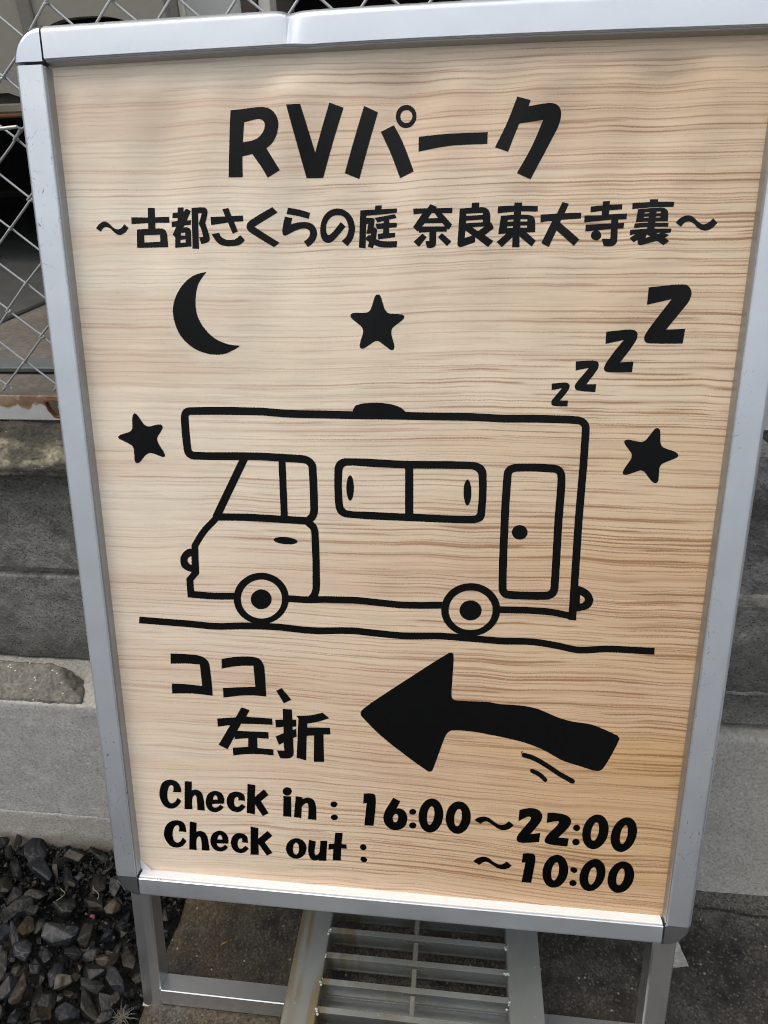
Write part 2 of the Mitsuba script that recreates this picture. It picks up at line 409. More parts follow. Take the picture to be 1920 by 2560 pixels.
put('concrete_slab', slab_mesh(), 'slab_concrete', smooth=40, label='dark weathered concrete slab with exposed aggregate', kind='structure')

# ------------------------------------------------------------------ gravel left of the slab
def hull_stone(a, b, c, seed, n=15):
    r = np.random.default_rng(seed)
    q = r.normal(size=(n, 3))
    q /= np.linalg.norm(q, axis=1, keepdims=True)
    q = np.sign(q) * np.abs(q) ** 0.72
    q *= r.uniform(0.82, 1.08, (n, 1))
    q[:, 0] += 0.16 * q[:, 1] * r.normal()
    m = trimesh.convex.convex_hull(q * [a, b, c])
    return m

def faceted(m, bev):
    """knock the arrises off a hull a little"""
    mm = m3.Manifold.hull_points(np.asarray(m.vertices, float))
    mm = mm.minkowski_sum(m3.Manifold.sphere(bev, 5))
    me = mm.to_mesh()
    return trimesh.Trimesh(me.vert_properties[:, :3], me.tri_verts, process=False)

def rot(ax, ay, az):
    return trimesh.transformations.euler_matrix(ax, ay, az)

bed = put('gravel_bed', grid(-1.3, SLAB_X + 0.02, -0.75, 0.225, 0.02, lambda X, Y: -0.040 + 0.010 * meshkit.fbm(np.stack([X * 20, Y * 20, X * 0], -1), 2, 3)),
          'soil', smooth=True, label='bed of dark crushed stones and grit between the wall and the slab', kind='structure')
STONE_LIST = [(-2810,1980,269,139,-48,'S'),(-2530,1680,278,113,-37,'S'),(-2910,1680,198,94,-49,'G'),(-3140,1860,150,50,-53,'D'),(-3110,2039,156,63,-50,'B'),(-3360,2039,80,72,7,'G'),(-2940,1419,152,90,-58,'B'),(-2300,1660,202,50,-57,'B'),(-2110,1620,142,76,-50,'S'),(-1930,1510,100,60,-5,'G'),(-1610,1620,194,114,-55,'B'),(-2140,1940,189,89,0,'B'),(-1780,2000,196,50,-23,'G'),(-1290,1520,161,70,-60,'L'),(-1930,1200,220,139,-2,'G'),(-1500,1300,228,92,-23,'B'),(-1160,1230,104,89,-106,'O'),(-2540,1120,244,114,34,'G'),(-2710,1290,120,108,48,'D'),(-2440,1330,190,76,-3,'D'),(-2300,1070,92,64,12,'G'),(-1920,1390,50,31,101,'O'),(-1810,1560,60,44,0,'L'),(-2560,790,136,100,-53,'S'),(-2370,750,233,53,-46,'S'),(-2260,869,116,90,-59,'O'),(-2090,900,100,63,90,'G'),(-1770,850,270,134,4,'L'),(-1370,869,116,127,30,'B'),(-2090,570,197,100,-30,'S'),(-2100,370,64,102,51,'B'),(-1810,560,136,64,-36,'D'),(-1440,610,126,70,-18,'D'),(-1220,650,110,82,-5,'G'),(-960,620,158,116,55,'R'),(-1530,360,158,120,-71,'S'),(-2110,160,136,98,53,'S'),(-1870,140,190,82,86,'R'),(-1670,80,180,82,90,'B'),(-1380,240,89,111,63,'W'),(-980,80,242,92,-38,'B'),(-1050,410,184,80,-12,'D'),(-760,390,222,84,-35,'S'),(-1000,280,171,70,-6,'G'),(-740,100,183,102,-45,'D'),(-1470,50,107,107,68,'G'),(-1190,-30,167,90,-17,'S'),(-1450,-110,134,92,26,'O'),(-1800,-140,80,58,7,'D'),(-2010,-110,70,50,-44,'B'),(-2290,400,192,40,117,'B'),(-1250,330,60,53,0,'B'),(-610,150,67,50,-63,'R'),(-1890,400,90,63,-6,'G'),(-690,-50,123,72,14,'D'),(-1250,150,82,40,-14,'O'),(-1320,90,50,36,11,'B'),(-2220,480,50,44,0,'D'),(-680,630,141,76,-45,'B'),(-380,1180,116,53,-59,'D'),(-330,1010,50,36,11,'B'),(-300,859,49,44,0,'L')]
taken = []
for i, (x, y, a, b, an, kind) in enumerate(STONE_LIST):
    x, y, a, b = x / 1e4, y / 1e4, a / 1e4, b / 1e4
    r = np.random.default_rng(500 + i)
    m = hull_stone(a * 1.02, b * 1.06, min(a, b) * r.uniform(0.55, 0.85), 900 + i, int(r.integers(12, 20)))
    m = faceted(m, min(a, b) * 0.17)
    m.apply_transform(rot(r.normal() * 0.14, r.normal() * 0.14, math.radians(an)))
    top = 0.004 + 0.010 * r.random() + (0.006 if kind in 'LWRO' else 0)
    m.apply_translation([x, y, top - m.bounds[1][2]])
    taken.append((x, y, max(a, b) * 0.75))
    put('stone', m, 'stone_' + kind.lower(), bed, smooth=28)
r = np.random.default_rng(31)
n_fill = 0
for t in range(9000):
    if n_fill >= 236:
        break
    x, y = r.uniform(-0.42, SLAB_X - 0.006), r.uniform(-0.14, 0.205)
    s = r.uniform(0.007, 0.016)
    if any((x - p) ** 2 + (y - q) ** 2 < (0.60 * (s + w)) ** 2 for p, q, w in taken):
        continue
    if x > SLAB_X - s * 0.9:
        continue
    taken.append((x, y, s))
    m = hull_stone(s * r.uniform(0.9, 1.4), s * r.uniform(0.6, 0.95), s * r.uniform(0.5, 0.8), 3000 + t, int(r.integers(10, 16)))
    m.apply_transform(rot(r.normal() * 0.3, r.normal() * 0.3, r.uniform(0, 6.28)))
    m.apply_translation([x, y, r.uniform(-0.016, 0.0) - 0.3 * s])
    put('stone', m, 'stone_' + r.choice(list('DDDDDSSSGGB')).lower(), bed, smooth=20)
    n_fill += 1
grit = {'stone_d': [], 'stone_g': [], 'stone_b': []}
for t in range(9000):
    near = r.random() < 0.45
    x = r.uniform(-0.50, SLAB_X - 0.004)
    y = 0.21 - abs(r.normal()) * 0.045 if near else r.uniform(-0.16, 0.205)
    s = r.uniform(0.0014, 0.0046)
    q = r.normal(size=(7, 3))
    q /= np.linalg.norm(q, axis=1, keepdims=True)
    m = trimesh.convex.convex_hull(q * s * r.uniform(0.7, 1.2, 3))
    m.apply_translation([x, y, (-0.013 + 0.010 * r.random()) if near and x > -0.30 else -0.030 + 0.016 * r.random()])
    grit[('stone_d', 'stone_d', 'stone_g', 'stone_b')[t % 4]].append(m)
for k, ms in grit.items():
    put('grit', join(ms), k, bed, kind='stuff')

# ------------------------------------------------------------------ the wall: cast foot, hollow blocks, mortar
BASE_Y, BLOCK_Y = 0.216, 0.298
wall = thing('block_wall', 'low grey wall of concrete blocks on a paler cast foot', 'wall')
def cast(x0, x1, pts, seed, amp=0.0016, step=0.011):
    """profile pts (y, z) extruded along x, surface slightly uneven"""
    m = m3.CrossSection([np.array(pts, float)]).extrude(x1 - x0)
    m = m.rotate((90, 0, 90)).translate((x0, 0, 0)).refine_to_length(step)
    me = m.to_mesh()
    v = np.array(me.vert_properties[:, :3], float)
    tm = trimesh.Trimesh(v, np.array(me.tri_verts), process=False)
    d = meshkit.fbm(v * 30, 3, seed) - 0.5 + 0.6 * (meshkit.fbm(v * 120, 2, seed + 5) - 0.5)
    tm.vertices = v + tm.vertex_normals * (2 * amp * d)[:, None]
    return tm
b = BASE_Y
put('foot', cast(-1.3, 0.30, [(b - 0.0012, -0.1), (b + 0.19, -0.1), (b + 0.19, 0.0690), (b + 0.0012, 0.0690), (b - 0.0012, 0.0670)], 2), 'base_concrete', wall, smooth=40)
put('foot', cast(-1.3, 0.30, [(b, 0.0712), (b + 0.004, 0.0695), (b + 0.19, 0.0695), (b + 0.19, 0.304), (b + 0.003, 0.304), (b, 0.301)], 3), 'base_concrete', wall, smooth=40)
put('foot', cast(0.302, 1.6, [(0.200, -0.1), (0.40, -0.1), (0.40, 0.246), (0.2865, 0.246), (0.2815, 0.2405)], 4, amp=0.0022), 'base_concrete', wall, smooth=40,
    label='sloping pale concrete foot right of the sign')
for k in range(6):
    x0 = -1.2 + 0.4 * k
    xa, xb = x0 + 0.005, x0 + 0.395
    put('block', rough_box(xa, xb, BLOCK_Y, BLOCK_Y + 0.10, 0.306 if xb < 0.25 else 0.2555, 0.4515, seed=20 + k, amp=0.0016), 'block_concrete', wall, smooth=35)
    # upper course: hollow blocks, cores open to the sky
    top = 0.1375 if k < 3 else 0.176
    m = m3.Manifold.cube((xb - xa, 0.10, top)).translate((xa, BLOCK_Y, 0.4655))
    for c in range(3):
        w = (xb - xa - 0.10) / 3
        m = m - m3.Manifold.cube((w, 0.046, 0.19)).translate((xa + 0.025 + c * (w + 0.025), BLOCK_Y + 0.027, 0.4755))
    m = m.refine_to_length(0.012)
    me = m.to_mesh()
    v = np.array(me.vert_properties[:, :3], float)
    tm = trimesh.Trimesh(v, np.array(me.tri_verts), process=False)
    d = meshkit.fbm(v * 35, 3, 60 + k) - 0.5 + 0.7 * (meshkit.fbm(v * 120, 2, 70 + k) - 0.5)
    tm.vertices = v + tm.vertex_normals * (0.0034 * d)[:, None]
    put('block', tm, 'block_concrete', wall, smooth=35)
def joint(x0, x1, z0, z1, y, amp, seed):
    m = rough_box(x0, x1, y, y + 0.05, z0, z1, step=0.005, amp=amp, seed=seed, bev=0.002)
    return m
put('mortar_joint', joint(-1.2, 0.30, 0.4508, 0.4662, BLOCK_Y + 0.0090, 0.0030, 5), 'joint_mortar', wall, smooth=35)
put('mortar_joint', joint(0.30, 1.2, 0.4508, 0.4662, BLOCK_Y - 0.0035, 0.0042, 6), 'joint_mortar', wall, smooth=35)
put('mortar_joint', joint(0.60, 1.2, 0.3085, 0.3155, BLOCK_Y - 0.002, 0.0025, 8), 'joint_mortar', wall, smooth=35)
# lumpy mortar crown on the left part
def crown():
    pts = [(BLOCK_Y - 0.008, 0.6035), (BLOCK_Y + 0.10, 0.6035), (BLOCK_Y + 0.10, 0.655), (BLOCK_Y + 0.03, 0.652), (BLOCK_Y + 0.004, 0.641), (BLOCK_Y - 0.006, 0.628), (BLOCK_Y - 0.010, 0.614)]
    m = cast(-1.2, 0.30, pts, 12, amp=0.004, step=0.006)
    v = m.vertices.copy()
    d = meshkit.fbm(v * [22, 40, 50], 3, 33) - 0.5
    front = np.clip((BLOCK_Y + 0.03 - v[:, 1]) / 0.03, 0, 1)
    v[:, 1] -= 0.016 * d * front
    v[:, 2] += 0.012 * d * front
    m.vertices = v
    return m
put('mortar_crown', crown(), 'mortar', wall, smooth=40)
# a spilled bed of mortar left on the foot's ledge
lump = thing('mortar_lump', 'speckled lump of set mortar on the ledge left of the sign', 'mortar')
def lump_mesh():
    pts = [(-1.0, 0.2195, 0.3035), (-1.0, 0.270, 0.3035), (-0.180, 0.2195, 0.3035), (-0.133, 0.2215, 0.3035), (-0.150, 0.262, 0.3035), (-0.176, 0.272, 0.3035),
           (-1.0, 0.2198, 0.3065), (-1.0, 0.262, 0.3340), (-0.183, 0.2202, 0.3085), (-0.186, 0.261, 0.3340), (-0.1345, 0.2222, 0.3070)]
    m = m3.Manifold.hull_points(np.array(pts)).refine_to_length(0.0045)
    me = m.to_mesh()
    v = np.array(me.vert_properties[:, :3], float)
    tm = trimesh.Trimesh(v, np.array(me.tri_verts), process=False)
    d = meshkit.fbm(v * 60, 3, 44) - 0.5 + 0.8 * (meshkit.fbm(v * 170, 2, 45) - 0.5)
    end = np.clip((v[:, 0] + 0.21) / 0.03, 0, 1)
    tm.vertices = v + tm.vertex_normals * (d * (0.0026 + 0.0065 * end))[:, None]
    return tm
scene.pop(lump, None)
scene[lump] = mikit.ply(lump_mesh(), 'lump_mortar', smooth=45)

# ------------------------------------------------------------------ chain-link fence on the wall
FY = 0.345
fence = thing('chain_link_fence', 'galvanised chain-link fence with a rusty bottom rail behind the sign', 'fence')
def rail_mesh():
    face = sbox(-1.3, 0.6555, 1.7, 0.6845)
    slot = Polygon([(-0.1335, 0.6775), (-0.1225, 0.6785), (-0.1165, 0.676), (-0.1165, 0.664), (-0.1205, 0.6595), (-0.1265, 0.6605), (-0.1315, 0.668)]).buffer(0.0015)
    m = extrude(face.difference(slot), 0.004)
    m.apply_transform(trimesh.transformations.rotation_matrix(math.pi / 2, [1, 0, 0]))
    m.apply_translation([0, FY - 0.006, 0])
    return m
R = put('rail', rail_mesh(), 'rusty_paint', fence, label='bottom rail of white paint and brown rust')
ring = extrude(Polygon([(-0.1345, 0.6785), (-0.1222, 0.6795), (-0.1155, 0.6765), (-0.1155, 0.6637), (-0.1203, 0.6585), (-0.1270, 0.6595), (-0.1325, 0.668)]).buffer(0.0012)
               .difference(Polygon([(-0.1335, 0.6775), (-0.1225, 0.6785), (-0.1165, 0.676), (-0.1165, 0.664), (-0.1205, 0.6595), (-0.1265, 0.6605), (-0.1315, 0.668)]).buffer(0.0004)), 0.0062)
ring.apply_transform(trimesh.transformations.rotation_matrix(math.pi / 2, [1, 0, 0]))
ring.apply_translation([0, FY - 0.0044, 0])
put('slot_rim', ring, 'raw_rust', R)
put('bracket', bx(-0.135, -0.08, FY + 0.012, FY + 0.015, 0.645, 0.664), 'white_film_and_shine', fence)

JZ = [(-4, 0.636), (-2, 0.693), (0, 0.751), (2, 0.808), (4, 0.863), (5, 0.890), (7, 0.943), (9, 0.993), (11, 1.046), (13, 1.100), (15, 1.155), (17, 1.21), (19, 1.265), (21, 1.32), (23, 1.375)]
def node(i, j):
    z = np.interp(j, [a for a, _ in JZ], [c for _, c in JZ])
    x = -0.1215 + 0.031 * i - 0.0012 * max(0, j - 5) * (i - 0) * 0.25 + 0.010 * max(0, min(1, (j - 5) / 5))
    return x, z
WR = 0.00122
def wire(i0):
    """one woven wire: zigzag between columns i0 and i0 + 1, hooked round its neighbours at every bend"""
    pts = []
    for j in range(-2, 22):
        i = i0 + ((i0 + j) % 2)
        x, z = node(i, j)
        side = 1 if i > i0 else -1
        ya, yb = (-0.0016, 0.0018) if side > 0 else (0.0018, -0.0016)
        pts += [(x - side * 0.0050, FY + ya, z - 0.0047), (x - side * 0.0004, FY + ya * 1.25, z - 0.0007), (x + side * 0.0014, FY + ya * 0.8, z - 0.0002),
                (x + side * 0.0021, FY, z), (x + side * 0.0014, FY + yb * 0.8, z + 0.0002), (x - side * 0.0004, FY + yb * 1.25, z + 0.0007), (x - side * 0.0050, FY + yb, z + 0.0047)]
    p = np.array(pts)
    p[:, 0] += 0.0012 * np.sin(p[:, 2] * 31 + i0 * 1.7)
    keep = p[:, 2] > 0.662
    return tube(p[keep] + [0, 0.0015, 0], WR, 8)
for i0 in range(-20, 44):
    put('wire', wire(i0), 'wire_zinc', fence, smooth=60)
put('tie_wire', tube([(-0.30, FY - 0.006, 0.944), (-0.16, FY - 0.0062, 0.9485), (-0.11, FY - 0.0064, 0.9515), (-0.079, FY - 0.0060, 0.9535), (-0.0772, FY - 0.004, 0.9525), (-0.081, FY - 0.003, 0.9480), (-0.0875, FY - 0.0028, 0.9425)], 0.0016, 8),
    'wire_zinc', fence, smooth=60)
for x in (-1.2, 0.36, 1.6):
    t = trimesh.creation.cylinder(radius=0.021, segment=[[x, FY + 0.03, 0.6], [x, FY + 0.03, 1.6]], sections=24)
    put('post', t, 'rusty_paint', fence, smooth=40)

# ------------------------------------------------------------------ the yard behind the fence
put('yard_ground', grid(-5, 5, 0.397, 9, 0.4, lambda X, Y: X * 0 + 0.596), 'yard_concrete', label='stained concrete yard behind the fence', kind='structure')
put('yard_sheet', bx(-4.0, -0.648, 0.80, 4.2, 0.590, 0.604, 0.004), 'yard_dark', label='darker left part of the yard ground behind the fence', category='mat')  # dark sheet over the darker left part of the yard ground
strip = grid(-1.6, 1.5, 0.668, 0.722, 0.02, lambda X, Y: X * 0 + 0.606 + 0.0015 * np.sin(X * 9))
put('flat_bar', join([bx(-1.6, 1.5, 0.668, 0.722, 0.599, 0.6085, 0.002)]), 'strip_grey', label='grey flat bar lying on the yard behind the fence', category='bar')

van = thing('parked_van', 'beige vehicle body parked beyond the fence at top left', 'van')
def arch(cx, z0, rx, rz, p=2.6, n=40):
    a = np.linspace(0, math.pi, n)
    return Polygon([(cx + rx * np.sign(math.cos(t)) * abs(math.cos(t)) ** (2 / p), z0 + rz * abs(math.sin(t)) ** (2 / p)) for t in a] + [(cx - rx, z0 - 0.2), (cx + rx, z0 - 0.2)])
side = Polygon([(-3.4, 1.046), (-0.86, 1.046), (-0.82, 1.033), (-0.396, 1.030), (-0.394, 2.35), (-3.4, 2.35)]).difference(arch(-0.60, 1.0, 0.20, 0.198))
m = extrude(side, 0.03)
m.apply_transform(trimesh.transformations.rotation_matrix(math.pi / 2, [1, 0, 0]))
m.apply_translation([0, 1.63, 0])
body = put('body', m, 'beige_paint', van)
put('shadow_strip', bx(-0.772, -0.735, 1.590, 1.60, 1.06, 2.3, 0.003), 'shadow_beige', van)  # darker strip added as the shadow of a post on the body
put('roof', bx(-3.4, -0.394, 1.60, 3.1, 2.35, 2.38), 'beige_paint', van)
put('end_panel', bx(-0.42, -0.394, 1.63, 3.1, 1.03, 2.35), 'beige_paint', van)
put('inner_sill', bx(-3.4, -0.40, 1.622, 1.65, 1.0, 1.06), 'groove_dark', van)
put('sill', bx(-3.4, -0.82, 1.604, 1.63, 1.0005, 1.0225, 0.004), 'sill_beige', van)
put('sill_edge', bx(-3.4, -0.80, 1.603, 1.634, 0.9900, 1.0000, 0.003), 'raw_rust', van)
put('floor', bx(-3.4, -0.40, 1.65, 3.1, 1.0, 1.05), 'groove_dark', van)
t = trimesh.creation.cylinder(radius=0.28, height=0.18, sections=40)
t.apply_transform(trimesh.transformations.rotation_matrix(math.pi / 2, [1, 0, 0]))
t.apply_translation([-0.60, 1.80, 0.878])
put('tyre', t, 'tyre_rubber', van, smooth=40)

shed = thing('shed', 'open shed with pale panel and dark brown post behind the top rail', 'shed')
put('panel', bx(-0.377, -0.229, 1.700, 1.72, 0.6, 2.6), 'shed_grey', shed)
put('panel_edge', bx(-0.3925, -0.378, 1.688, 1.715, 0.6, 2.6, 0.002), 'shed_cream', shed)
put('post', bx(-0.2265, -0.186, 1.68, 1.76, 0.6, 2.6, 0.002), 'shed_brown', shed)
put('post', bx(-0.1835, -0.153, 1.69, 1.76, 0.6, 2.6, 0.002), 'shed_cream', shed)
put('back_wall', bx(-4.5, 4.5, 5.0, 5.1, 0.6, 2.8), 'shed_dark', shed)
put('side_wall', bx(4.4, 4.5, 1.7, 5.0, 0.6, 2.8), 'shed_dark', shed)
put('side_wall', bx(-4.5, -4.4, 1.7, 5.0, 0.6, 2.8), 'shed_dark', shed)
put('roof', bx(-4.8, 4.8, 1.35, 5.4, 2.8, 2.9), 'shed_dark', shed)  # unseen roof, added to shade the van and the space behind it

# ------------------------------------------------------------------ the sign
sign = thing('sign_board', 'silver framed sign board with a wood-grain poster of a camper van leaning on the fence', 'sign')

def wave(u, v):
    """how the paper bellies away from its backing (metres)"""
    e = np.clip(u / 0.05, 0, 1) * np.clip((PW - u) / 0.05, 0, 1) * np.clip(v / 0.05, 0, 1) * np.clip((PH - v) / 0.030, 0, 1)
    e = e * e * (3 - 2 * e)
    w = 0.5 * np.sin(u * 17 + v * 8 + 0.5) + 0.30 * np.sin(v * 21 + u * 13) + 0.3 * np.sin(u * 36 + 1.1 + 2.0 * np.sin(v * 6.5))
    # folds that hang from the top rail and die out downwards
    hang = np.exp(-np.clip(PH - v, 0, 1) / 0.16)
    d = PH - v
    f = 0.9 * np.sin(u * 34 + 0.6 + 17 * d) + 0.7 * np.sin(u * 57 - 24 * d + 2.0) + 0.45 * np.sin(u * 96 + 31 * d) + 0.5 * np.sin(u * 15 - 40 * d + 1.0)
    return e * (0.0007 * w + 0.0034 * hang * f + 0.0008)

def wave_mesh(u, v, f, lift):
    return sheet(np.stack([u, v, wave(u, v) + lift], 1), f)

def poster_mesh():
    nu, nv = 140, 196
    U, V = np.meshgrid(np.linspace(-0.006, PW + 0.006, nu), np.linspace(-0.006, PH + 0.009, nv), indexing='ij')
    U, V = U.ravel(), V.ravel()
    i, j = np.meshgrid(np.arange(nu - 1), np.arange(nv - 1), indexing='ij')
    a = (i * nv + j).ravel()
    f = np.vstack([np.stack([a, a + nv, a + nv + 1], 1), np.stack([a, a + nv + 1, a + 1], 1)])
    return wave_mesh(U, V, f, 0.0)

poster = put('poster', poster_mesh(), 'poster_print', sign, smooth=True, label='printed wood-grain poster with black letters and pictures')

